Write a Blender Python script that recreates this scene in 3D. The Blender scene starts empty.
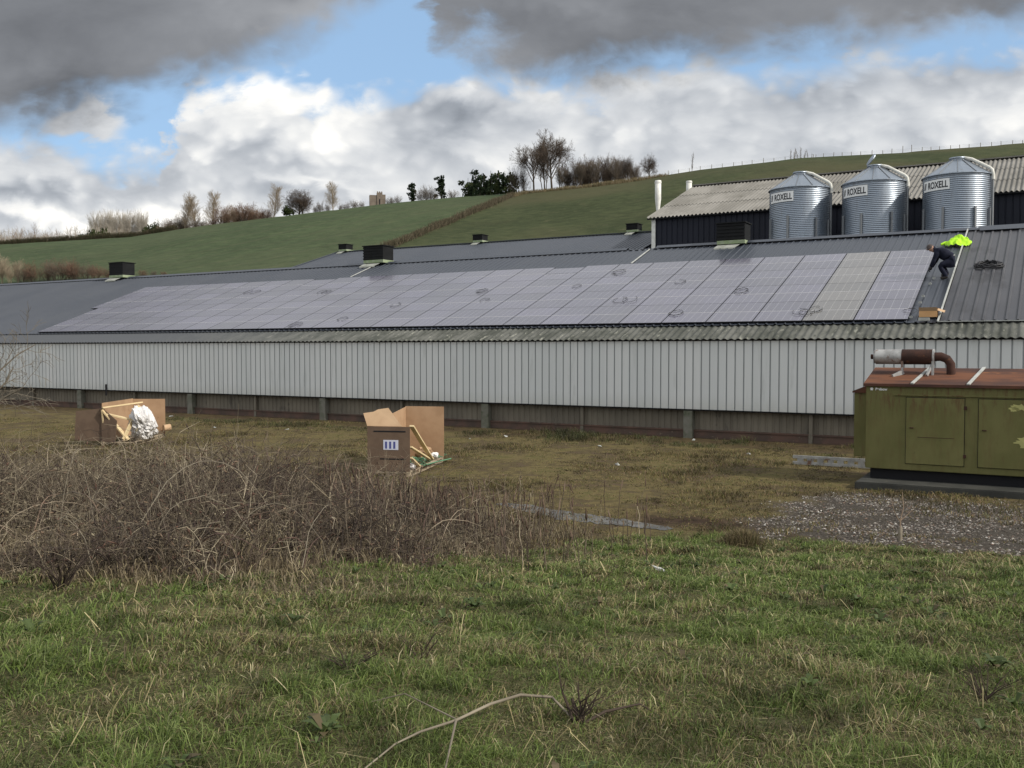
import bpy, bmesh, math, random
import numpy as np
from mathutils import Vector, Matrix
R_ = math.radians
S = bpy.context.scene
COL = S.collection
random.seed(4)
rng = np.random.default_rng(7)

# ------------------------------------------------------------------ camera
F = 945.0                      # focal length in pixels of a 1024 wide picture
EYE = 3.25
PITCH = 2.12
cam_d = bpy.data.cameras.new('camera')
cam = bpy.data.objects.new('camera', cam_d); COL.objects.link(cam)
cam_d.sensor_width = 36.0; cam_d.lens = 36.0 * F / 1024.0
cam_d.clip_start = 0.05; cam_d.clip_end = 9000
cam.location = (0, 0, EYE); cam.rotation_euler = (R_(90 - PITCH), 0, 0)
S.camera = cam

# ------------------------------------------------------------------ view
S.view_settings.view_transform = 'Standard'
S.view_settings.look = 'None'
S.view_settings.gamma = 1.0
S.view_settings.use_curve_mapping = False
S.view_settings.exposure = 0.25
S.cycles.max_bounces = 5; S.cycles.diffuse_bounces = 2; S.cycles.glossy_bounces = 3; S.cycles.transmission_bounces = 2

# ------------------------------------------------------------------ sun
SUN_AZ, SUN_EL = 122.0, 34.0      # clockwise from +Y
sd = Vector((math.sin(R_(SUN_AZ)) * math.cos(R_(SUN_EL)), math.cos(R_(SUN_AZ)) * math.cos(R_(SUN_EL)), math.sin(R_(SUN_EL))))
sun_d = bpy.data.lights.new('sun', 'SUN'); sun_d.energy = 3.4; sun_d.angle = R_(2.5); sun_d.color = (1.0, 0.93, 0.83)
sun = bpy.data.objects.new('sun', sun_d); COL.objects.link(sun)
sun.location = (40, -30, 60)
sun.rotation_euler = sd.to_track_quat('Z', 'Y').to_euler()

# ------------------------------------------------------------------ node helper
class NT:
    def __init__(s, tree): s.t = tree; s.n = tree.nodes; s.l = tree.links
    def set(s, sock, v):
        if v is None: return
        if isinstance(v, bpy.types.NodeSocket): s.l.new(v, sock)
        elif isinstance(v, (tuple, list)):
            v = tuple(v)
            n = len(sock.default_value)
            if len(v) < n: v = v + (1.0,) * (n - len(v))
            sock.default_value = v[:n]
        else: sock.default_value = v
    def m(s, op, a, b=None, c=None, clamp=False):
        n = s.n.new('ShaderNodeMath'); n.operation = op; n.use_clamp = clamp
        s.set(n.inputs[0], a); s.set(n.inputs[1], b); s.set(n.inputs[2], c)
        return n.outputs[0]
    def add(s, a, b): return s.m('ADD', a, b)
    def sub(s, a, b): return s.m('SUBTRACT', a, b)
    def mul(s, a, b): return s.m('MULTIPLY', a, b)
    def step(s, x, lo, hi):
        n = s.n.new('ShaderNodeMapRange'); n.interpolation_type = 'SMOOTHSTEP'
        s.set(n.inputs['Value'], x); n.inputs['From Min'].default_value = lo; n.inputs['From Max'].default_value = hi
        return n.outputs[0]
    def noise(s, vec, scale, detail=5, rough=0.55, dist=0.0, dim='3D'):
        n = s.n.new('ShaderNodeTexNoise'); n.noise_dimensions = dim
        if vec is not None: s.l.new(vec, n.inputs['Vector'])
        n.inputs['Scale'].default_value = scale; n.inputs['Detail'].default_value = detail
        n.inputs['Roughness'].default_value = rough; n.inputs['Distortion'].default_value = dist
        return n.outputs[0]
    def mix(s, f, a, b):
        n = s.n.new('ShaderNodeMix'); n.data_type = 'RGBA'
        s.set(n.inputs[0], f); s.set(n.inputs[6], a); s.set(n.inputs[7], b)
        return n.outputs[2]
    def ramp(s, f, stops):
        n = s.n.new('ShaderNodeValToRGB'); s.set(n.inputs[0], f)
        e = n.color_ramp.elements
        while len(e) < len(stops): e.new(0.5)
        for el, (p, c) in zip(e, stops):
            el.position = p; el.color = (c[0], c[1], c[2], 1)
        return n.outputs[0]
    def curve(s, f, pts):
        n = s.n.new('ShaderNodeFloatCurve'); s.set(n.inputs['Value'], f)
        c = n.mapping.curves[0]
        while len(c.points) < len(pts): c.points.new(0.5, 0.5)
        for p, (x, y) in zip(c.points, pts): p.location = (x, y); p.handle_type = 'VECTOR'
        n.mapping.use_clip = False
        n.mapping.update()
        return n.outputs[0]
    def xyz(s, x, y, z):
        n = s.n.new('ShaderNodeCombineXYZ'); s.set(n.inputs[0], x); s.set(n.inputs[1], y); s.set(n.inputs[2], z); return n.outputs[0]
    def sep(s, v):
        n = s.n.new('ShaderNodeSeparateXYZ'); s.l.new(v, n.inputs[0]); return n.outputs
    def scale(s, v, sc):
        n = s.n.new('ShaderNodeVectorMath'); n.operation = 'MULTIPLY'; s.l.new(v, n.inputs[0]); n.inputs[1].default_value = sc; return n.outputs[0]

# ------------------------------------------------------------------ sky
W = bpy.data.worlds.new('World'); S.world = W; W.use_nodes = True
def build_world():
    t = NT(W.node_tree); t.n.clear()
    out = t.n.new('ShaderNodeOutputWorld'); bg = t.n.new('ShaderNodeBackground'); bg.inputs[1].default_value = 0.1
    t.l.new(bg.outputs[0], out.inputs[0])
    sky = t.n.new('ShaderNodeTexSky'); sky.sky_type = 'NISHITA'; sky.sun_disc = False
    sky.sun_elevation = R_(SUN_EL); sky.sun_rotation = R_(SUN_AZ); sky.air_density = 1.0; sky.dust_density = 0.6; sky.ozone_density = 2.0
    tc = t.n.new('ShaderNodeTexCoord'); d = tc.outputs['Generated']
    dx, dy, dz = t.sep(d)
    yy = t.m('MAXIMUM', dy, 0.03)
    X = t.mul(t.m('DIVIDE', dx, yy), 945 / 1024); Z = t.mul(t.m('DIVIDE', dz, yy), 945 / 1024)
    v = t.xyz(X, t.mul(Z, 1.7), 0.0)
    n_big = t.sub(t.noise(v, 4.0, 4, 0.5), 0.5)
    n_mid = t.sub(t.noise(v, 10.0, 7, 0.6, 0.3), 0.5)
    vo = t.xyz(t.add(X, 3.1), t.mul(Z, 2.2), 5.0)
    n_col = t.sub(t.noise(vo, 7.0, 8, 0.58, 0.4), 0.5)
    # billowy puffs
    vor = t.n.new('ShaderNodeTexVoronoi'); vor.feature = 'SMOOTH_F1'; vor.inputs['Scale'].default_value = 24; vor.inputs['Smoothness'].default_value = 0.7
    wv = t.xyz(t.add(X, t.mul(n_mid, 0.06)), t.add(t.mul(Z, 1.3), t.mul(n_col, 0.05)), 0.0)
    t.l.new(wv, vor.inputs['Vector'])
    vor2 = t.n.new('ShaderNodeTexVoronoi'); vor2.feature = 'SMOOTH_F1'; vor2.inputs['Scale'].default_value = 62; vor2.inputs['Smoothness'].default_value = 0.6
    t.l.new(wv, vor2.inputs['Vector'])
    puff = t.add(t.sub(vor.outputs['Distance'], 0.4), t.mul(t.sub(vor2.outputs['Distance'], 0.4), 0.5))
    Xw = t.add(X, t.add(t.mul(n_mid, 0.06), t.mul(n_big, 0.05)))
    Zw = t.add(Z, t.add(t.mul(n_mid, 0.05), t.mul(puff, -0.03)))
    def gx(px): return (px - 512) / 1024
    def gz(py): return (349 - py) / 1024
    fac = t.add(t.add(X, t.add(t.mul(n_mid, 0.10), t.mul(puff, 0.03))), 0.5)
    def thr(pts):
        return t.mul(t.curve(fac, [(p / 1024, 2 * gz(q)) for p, q in pts]), 0.5)
    def blob(px, py, rx, ry, amp=1.0):
        a = t.m('DIVIDE', t.sub(Xw, gx(px)), rx / 1024); b = t.m('DIVIDE', t.sub(Zw, gz(py)), ry / 1024)
        r2 = t.add(t.mul(a, a), t.mul(b, b))
        return t.mul(t.m('EXPONENT', t.mul(r2, -1.0)), amp)
    blue = t.mix(1.0, sky.outputs[0], sky.outputs[0])
    blue = t.mix(0.60, blue, (3.6, 5.6, 8.2))
    # lower cloud deck
    c2 = thr([(0, 138), (60, 146), (120, 156), (166, 150), (186, 100), (208, 80), (260, 71), (312, 80), (332, 96), (372, 92), (430, 84), (500, 70), (560, 82), (700, 60), (755, 68), (800, 70), (860, 62), (905, 48), (1024, 44)])
    edge = t.add(t.mul(puff, -0.035), t.mul(n_mid, 0.10))
    C = t.step(t.add(t.sub(c2, Z), edge), -0.012, 0.022)
    C = t.m('MAXIMUM', C, t.step(t.add(blob(92, 126, 44, 22), t.mul(n_mid, 0.5)), 0.34, 0.75))
    C = t.m('MULTIPLY', C, t.sub(1.0, blob(800, 70, 60, 14, 0.7)), None, True)
    lum = t.add(6.5, t.add(t.mul(n_col, 5.8), t.mul(n_big, 2.4)))
    for b in [(225, 112, 42, 34, 2.3), (290, 108, 60, 36, 2.4), (340, 128, 44, 34, 2.6), (265, 84, 34, 14, 2.0), (215, 160, 40, 9, -1.3), (440, 140, 90, 34, -1.7), (330, 172, 110, 12, -0.8),
              (60, 198, 130, 14, -1.6), (90, 222, 190, 11, 3.6), (300, 186, 70, 9, 2.2), (480, 160, 60, 14, 1.7), (620, 125, 90, 22, 1.0), (690, 180, 120, 12, 0.6),
              (960, 90, 90, 30, -1.3), (760, 110, 120, 16, -0.7), (1000, 122, 60, 14, 1.0), (60, 176, 60, 12, 0.9), (900, 145, 110, 12, 0.5), (60, 60, 200, 60, -0.8)]:
        lum = t.add(lum, blob(*b))
    lum = t.add(lum, t.mul(puff, -2.8))
    lum = t.m('MINIMUM', t.m('MAXIMUM', lum, 2.6), 9.6)
    warm = t.m('MULTIPLY', t.sub(lum, 3.0), 1 / 6.0, None, True)
    tint = t.mix(warm, (0.86, 0.94, 1.06), (1.0, 0.985, 0.945))
    def times(c, f):
        n = t.n.new('ShaderNodeVectorMath'); n.operation = 'SCALE'; t.l.new(c, n.inputs[0]); t.set(n.inputs['Scale'], f); return n.outputs[0]
    ccol = times(tint, lum)
    # dark upper deck
    c1 = thr([(0, 134), (75, 124), (150, 108), (250, 76), (330, 42), (392, 12), (408, -20), (422, 0), (438, 46), (480, 72), (560, 90), (640, 84), (720, 68), (800, 56), (900, 50), (1024, 28)])
    D = t.step(t.add(t.sub(Z, c1), t.add(t.mul(n_mid, 0.10), t.add(t.mul(n_big, 0.06), t.mul(puff, -0.02)))), -0.022, 0.036)
    dl = t.add(1.95, t.add(t.mul(n_big, 2.0), t.mul(n_col, 1.7)))
    for b in [(330, 20, 90, 30, 1.5), (60, 100, 110, 22, -0.45), (470, 60, 60, 22, 0.8), (960, 50, 120, 26, 1.0), (620, 55, 170, 28, -0.35), (560, 6, 90, 14, 0.4)]:
        dl = t.add(dl, blob(*b))
    dl = t.m('MAXIMUM', dl, 1.25)
    dtint = t.mix(t.m('MULTIPLY', t.sub(dl, 1.5), 0.4, None, True), (0.95, 1.0, 1.10), (0.97, 1.0, 1.05))
    dcol = times(dtint, dl)
    front = t.mix(C, blue, ccol)
    front = t.mix(D, front, dcol)
    # unseen lighter cloud added above the picture to brighten the solar panels
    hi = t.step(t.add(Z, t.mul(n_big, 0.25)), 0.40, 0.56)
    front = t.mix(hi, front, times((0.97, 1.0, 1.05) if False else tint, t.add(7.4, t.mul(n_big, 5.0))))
    # the unseen sky behind the camera: bright broken cloud added to light the wall
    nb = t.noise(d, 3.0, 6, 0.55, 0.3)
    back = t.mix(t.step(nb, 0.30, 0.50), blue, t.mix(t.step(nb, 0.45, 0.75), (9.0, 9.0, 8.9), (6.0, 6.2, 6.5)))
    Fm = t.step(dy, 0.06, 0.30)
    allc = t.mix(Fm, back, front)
    below = t.step(dz, -0.05, 0.0)
    allc = t.mix(below, (1.0, 1.0, 0.8), allc)
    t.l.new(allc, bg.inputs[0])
build_world()
W.cycles.sampling_method = 'MANUAL'; W.cycles.sample_map_resolution = 512

# ------------------------------------------------------------------ object helpers
def tag(o, label=None, cat=None, group=None, kind=None):
    if label: o['label'] = label
    if cat: o['category'] = cat
    if group: o['group'] = group
    if kind: o['kind'] = kind
    return o
def empty(name, loc=(0, 0, 0), rz=0.0):
    o = bpy.data.objects.new(name, None); COL.objects.link(o); o.location = loc; o.rotation_euler = (0, 0, rz); o.empty_display_size = 0.3
    return o
def thing(name, label, cat, loc=(0, 0, 0), rz=0.0, group=None):
    return tag(empty(name, loc, rz), label, cat, group)
def link(name, me, parent=None, mats=None):
    o = bpy.data.objects.new(name, me); COL.objects.link(o)
    if parent: o.parent = parent
    for m in (mats or []): me.materials.append(m)
    return o
def kids(o): return [c for c in bpy.data.objects if c.parent == o]
def copy_tree(o, parent=None):
    c = o.copy(); COL.objects.link(c)
    if parent: c.parent = parent
    for k in list(o.children): copy_tree(k, c)
    return c
class MB:
    def __init__(s): s.v = []; s.f = []; s.mi = []; s.sm = []
    def add(s, vs, fs, mi=0, smooth=False):
        b = len(s.v); s.v.extend([tuple(v) for v in vs])
        for f in fs: s.f.append(tuple(i + b for i in f)); s.mi.append(mi); s.sm.append(smooth)
        return s
    def box(s, x0, x1, y0, y1, z0, z1, mi=0, M=None):
        vs = [(x, y, z) for z in (z0, z1) for y in (y0, y1) for x in (x0, x1)]
        if M is not None: vs = [tuple(M @ Vector(v)) for v in vs]
        return s.add(vs, [(0, 2, 3, 1), (4, 5, 7, 6), (0, 1, 5, 4), (2, 6, 7, 3), (0, 4, 6, 2), (1, 3, 7, 5)], mi)
    def bar(s, a, b, w, h, up=(0, 0, 1), mi=0):
        a = Vector(a); b = Vector(b); d = (b - a); L = d.length; d.normalize(); u = Vector(up)
        if abs(d.dot(u)) > 0.98: u = Vector((0, 1, 0))
        x = d.cross(u).normalized(); z = x.cross(d).normalized()
        vs = []
        for t_ in (0, L):
            for (i, j) in ((-1, -1), (1, -1), (1, 1), (-1, 1)): vs.append(a + d * t_ + x * (i * w / 2) + z * (j * h / 2))
        return s.add(vs, [(0, 1, 2, 3), (7, 6, 5, 4), (0, 4, 5, 1), (1, 5, 6, 2), (2, 6, 7, 3), (3, 7, 4, 0)], mi)
    def tube(s, pts, rad, n=10, caps=True, mi=0, smooth=True):
        pts = [Vector(p) for p in pts]; k = len(pts)
        if not isinstance(rad, (list, tuple)): rad = [rad] * k
        vs = []; px = None
        for i, p in enumerate(pts):
            d = (pts[min(i + 1, k - 1)] - pts[max(i - 1, 0)]).normalized()
            if px is None:
                r = Vector((0, 0, 1)) if abs(d.z) < 0.9 else Vector((1, 0, 0)); px = d.cross(r).normalized()
            else:
                px = (px - d * px.dot(d)).normalized()
            q = d.cross(px)
            for j in range(n):
                a = 2 * math.pi * j / n; vs.append(p + (px * math.cos(a) + q * math.sin(a)) * rad[i])
        fs = [(i * n + j, i * n + (j + 1) % n, (i + 1) * n + (j + 1) % n, (i + 1) * n + j) for i in range(k - 1) for j in range(n)]
        s.add(vs, fs, mi, smooth)
        if caps:
            s.add(vs[:n], [tuple(range(n - 1, -1, -1))], mi); s.add(vs[-n:], [tuple(range(n))], mi)
        return s
    def lathe(s, prof, n=48, mi=0, smooth=True, c=(0, 0)):
        vs = [(c[0] + r * math.cos(2 * math.pi * j / n), c[1] + r * math.sin(2 * math.pi * j / n), z) for r, z in prof for j in range(n)]
        fs = [(i * n + j, i * n + (j + 1) % n, (i + 1) * n + (j + 1) % n, (i + 1) * n + j) for i in range(len(prof) - 1) for j in range(n)]
        return s.add(vs, fs, mi, smooth)
    def extr(s, prof, d, mi=0, caps=True):      # prof: list of 3D pts, extruded along vector d (closed outline)
        n = len(prof); d = Vector(d); a = [Vector(p) for p in prof]; b = [p + d for p in a]
        fs = [(j, (j + 1) % n, n + (j + 1) % n, n + j) for j in range(n)]
        s.add(a + b, fs, mi)
        if caps: s.add(a, [tuple(range(n - 1, -1, -1))], mi); s.add(b, [tuple(range(n))], mi)
        return s
    def mesh(s, name):
        me = bpy.data.meshes.new(name); me.from_pydata(s.v, [], s.f)
        me.polygons.foreach_set('material_index', s.mi); me.polygons.foreach_set('use_smooth', s.sm)
        me.update(); return me
    def build(s, name, mats, parent=None, bevel=0.0, fix=True):
        me = s.mesh(name)
        if fix or bevel:
            bm = bmesh.new(); bm.from_mesh(me)
            if bevel:
                bmesh.ops.remove_doubles(bm, verts=bm.verts, dist=1e-5)
                es = [e for e in bm.edges if len(e.link_faces) == 2 and e.calc_face_angle(0) > 0.6]
                bmesh.ops.bevel(bm, geom=es, offset=bevel, segments=2, affect='EDGES', clamp_overlap=True)
            bmesh.ops.recalc_face_normals(bm, faces=bm.faces)
            bm.to_mesh(me); bm.free()
        if not isinstance(mats, (list, tuple)): mats = [mats]
        return link(name, me, parent, mats)

def fast_mesh(name, V, T, cols=None, mat=None, parent=None, smooth=False):
    """numpy triangles to a mesh"""
    V = np.ascontiguousarray(V, dtype=np.float32); T = np.ascontiguousarray(T, dtype=np.int32)
    me = bpy.data.meshes.new(name)
    me.vertices.add(len(V)); me.vertices.foreach_set('co', V.ravel())
    k = T.shape[1]
    me.loops.add(T.size); me.loops.foreach_set('vertex_index', T.ravel())
    me.polygons.add(len(T)); me.polygons.foreach_set('loop_start', np.arange(0, T.size, k, dtype=np.int32))
    me.polygons.foreach_set('use_smooth', np.full(len(T), smooth))
    if cols is not None:
        a = me.attributes.new('Col', 'FLOAT_COLOR', 'POINT')
        c = np.ones((len(V), 4), np.float32); c[:, :3] = cols; a.data.foreach_set('color', c.ravel())
    me.update(calc_edges=True); me.validate()
    return link(name, me, parent, [mat] if mat else None)

# ------------------------------------------------------------------ noise in numpy
_perm = rng.random((256, 256))
def vnoise(x, y):
    xi = np.floor(x).astype(int); yi = np.floor(y).astype(int); fx = x - xi; fy = y - yi
    fx = fx * fx * (3 - 2 * fx); fy = fy * fy * (3 - 2 * fy)
    g = lambda a, b: _perm[a & 255, b & 255]
    return (g(xi, yi) * (1 - fx) + g(xi + 1, yi) * fx) * (1 - fy) + (g(xi, yi + 1) * (1 - fx) + g(xi + 1, yi + 1) * fx) * fy
def fbm(x, y, o=4):
    x = np.asarray(x, float); y = np.asarray(y, float)
    s = 0; a = 0.5; t_ = 0
    for i in range(o):
        s = s + a * vnoise(x * 2 ** i + 17.3 * i, y * 2 ** i + 9.1 * i); t_ += a; a *= 0.5
    return s / t_
def sst(x, a, b):
    t_ = np.clip((x - a) / (b - a), 0, 1); return t_ * t_ * (3 - 2 * t_)

# ------------------------------------------------------------------ geometry of the place
CA, SA = math.cos(R_(PITCH)), math.sin(R_(PITCH))
TH = R_(29.9)                                  # sheds run 29.9 degrees off the picture plane
EX = Vector((math.cos(TH), -math.sin(TH), 0)); EN = Vector((math.sin(TH), math.cos(TH), 0))
def ray(px, py):
    u = (px - 512) / F; v = (384 - py) / F
    return Vector((u, CA + v * SA, -SA + v * CA))
def atP(px, py, P):
    d = ray(px, py); k = P / d.dot(EN); return Vector((0, 0, EYE)) + d * k
def atY(px, py, Y):
    d = ray(px, py); return Vector((0, 0, EYE)) + d * (Y / d.y)
def sp(s, P, z=0.0):
    v = EX * s + EN * P; v.z = z; return v
def s_of(p): return p.dot(EX)

SKY_PTS = [(-260, 249), (0, 244.5), (130, 237), (200, 226), (300, 214), (400, 202), (470, 196), (515, 193), (560, 188.5), (600, 184), (640, 179), (700, 169.5), (800, 158), (900, 152.5), (1024, 143), (1250, 134)]
_su = []; _se = []
for a_, b_ in SKY_PTS:
    d_ = ray(a_, b_); _su.append(d_.x / d_.y); _se.append(d_.z / d_.y)
def Rs_of(u): return np.interp(u, [-0.6, 0.0, 0.15, 0.6], [330, 300, 275, 255])
def zt(x, y):
    x = np.asarray(x, float); y = np.asarray(y, float)
    fr = y > 0.5
    ys = np.where(fr, y, 0.5)
    # bank we stand on
    wl = sst(-x - 0.16 * ys, -2.6, 1.8)
    zr = 1.65 - (y - 3) * 0.132
    zr = np.where(zr > 0.25, zr, 0.25 * np.exp(np.clip((zr - 0.25) / 0.25, -20, 0)))
    zl = np.where(y < 13.0, 1.65 - (y - 3) * 0.062, 1.03 * (1 - sst(y, 12.0, 20.5)))
    zl = np.where(y < 20, np.minimum(zl, 1.65 - (y - 3) * 0.062), zl)
    near = zr * (1 - wl) + zl * wl
    near = np.where(y < 3, 1.65 + np.clip((3 - y) * 0.05, 0, 1.2), near)
    dist = np.hypot(x, y)
    near = near + (fbm(x * 0.9, y * 0.9, 3) - 0.5) * 0.16 * (1 - sst(dist, 14, 24)) + (fbm(x * 3.1, y * 3.1, 2) - 0.5) * 0.05 * (1 - sst(dist, 8, 18))
    near = near + (fbm(x * 0.35 + 5, y * 0.35, 2) - 0.5) * 0.10 * sst(dist, 12, 20) * (1 - sst(dist, 24, 30))
    P = x * EN.x + y * EN.y
    z = near + 6.0 * sst(P, 57.95, 60.5)
    u = np.clip(x / ys, -0.75, 0.75)
    Ye = np.hypot(x, y) / np.sqrt(1 + u * u)
    e1 = np.interp(u, _su, _se); Rs = Rs_of(u)
    Y0 = np.maximum(88.0, 64.0 / (EN.y + EN.x * u))
    e0 = (6.0 - EYE) / Y0
    q = np.clip((Ye - Y0) / (Rs - Y0), 0, 1)
    el = e0 + (e1 - e0) * (1 - (1 - q) ** 1.6)
    zh = EYE + el * Ye
    beyond = EYE + e1 * Rs - np.clip(Ye - Rs, 0, 900) * 0.035 - sst(Ye, Rs, Rs + 60) * 1.2
    zh = np.where(Ye > Rs, beyond, zh)
    ang = np.abs(np.arctan2(x, y))
    side = 1 - sst(ang, R_(70), R_(100))
    zh = zh + (fbm(x * 0.02, y * 0.02, 3) - 0.5) * 2.0 * q * (1 - sst(q, 0.7, 1.0))
    return np.where((Ye > Y0) & (P > 60), z * (1 - side) + zh * side, z)
def ztf(x, y): return float(zt(np.array([x]), np.array([y]))[0])
def hit(px, py, Y0=2.0, Y1=900):
    d = ray(px, py); Y = np.concatenate([np.arange(Y0, 60, 0.02), np.arange(60, Y1, 0.5)])
    X = d.x / d.y * Y; Z = EYE + d.z / d.y * Y
    b = np.nonzero(zt(X, Y) >= Z)[0]
    i = b[0] if len(b) else len(Y) - 1
    return Vector((X[i], Y[i], float(zt(X[i:i + 1], Y[i:i + 1])[0])))
def hit_far(px, py): return hit(px, py, 88.0)

# ------------------------------------------------------------------ materials
def mat(name, base=(0.5, 0.5, 0.5), rough=0.7, metal=0.0, spec=0.4, fn=None, bump=None):
    m = bpy.data.materials.new(name); m.use_nodes = True
    t = NT(m.node_tree); b = t.n['Principled BSDF']
    t.set(b.inputs['Base Color'], base); b.inputs['Roughness'].default_value = rough; b.inputs['Metallic'].default_value = metal
    b.inputs['Specular IOR Level'].default_value = spec
    if fn: fn(t, b)
    return m
def objco(t): return t.n.new('ShaderNodeTexCoord').outputs['Object']
def pos(t): return t.n.new('ShaderNodeNewGeometry').outputs['Position']
def bump(t, b, h, strength=0.3, dist=0.02):
    n = t.n.new('ShaderNodeBump'); n.inputs['Strength'].default_value = strength; n.inputs['Distance'].default_value = dist
    t.l.new(h, n.inputs['Height']); t.l.new(n.outputs[0], b.inputs['Normal'])
def mottled(name, c1, c2, scale=2.0, rough=0.75, metal=0.0, spec=0.35, c3=None, s3=9.0, lo3=0.58, bmp=0.2, stretch=None, lo=0.35, hi=0.65):
    def fn(t, b):
        v = objco(t)
        if stretch: v = t.scale(v, stretch)
        n = t.noise(v, scale, 6, 0.6)
        c = t.mix(t.step(n, lo, hi), c1, c2)
        if c3: c = t.mix(t.step(t.noise(v, s3, 5, 0.65), lo3, lo3 + 0.12), c, c3)
        t.l.new(c, b.inputs['Base Color'])
        r = t.m('MULTIPLY_ADD', n, 0.25, rough - 0.12, True); t.l.new(r, b.inputs['Roughness'])
        if bmp: bump(t, b, t.noise(v, scale * 12, 4, 0.6), bmp, 0.01)
    return mat(name, c1, rough, metal, spec, fn)
def colmat(name, rough=0.8, spec=0.15, trans=0.0):
    def fn(t, b):
        a = t.n.new('ShaderNodeAttribute'); a.attribute_name = 'Col'
        t.l.new(a.outputs['Color'], b.inputs['Base Color'])
        if trans:
            tr = t.n.new('ShaderNodeBsdfTranslucent'); t.l.new(a.outputs['Color'], tr.inputs[0])
            mx = t.n.new('ShaderNodeMixShader'); mx.inputs[0].default_value = trans
            t.l.new(b.outputs[0], mx.inputs[1]); t.l.new(tr.outputs[0], mx.inputs[2])
            t.l.new(mx.outputs[0], t.n['Material Output'].inputs[0])
    return mat(name, (0.1, 0.1, 0.1), rough, 0, spec, fn)

M_blade = colmat('grass_blade', 0.6, 0.25, 0.25)
M_stem = colmat('dry_stem', 0.85, 0.1)
M_stone = colmat('stone', 0.85, 0.2)

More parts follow.
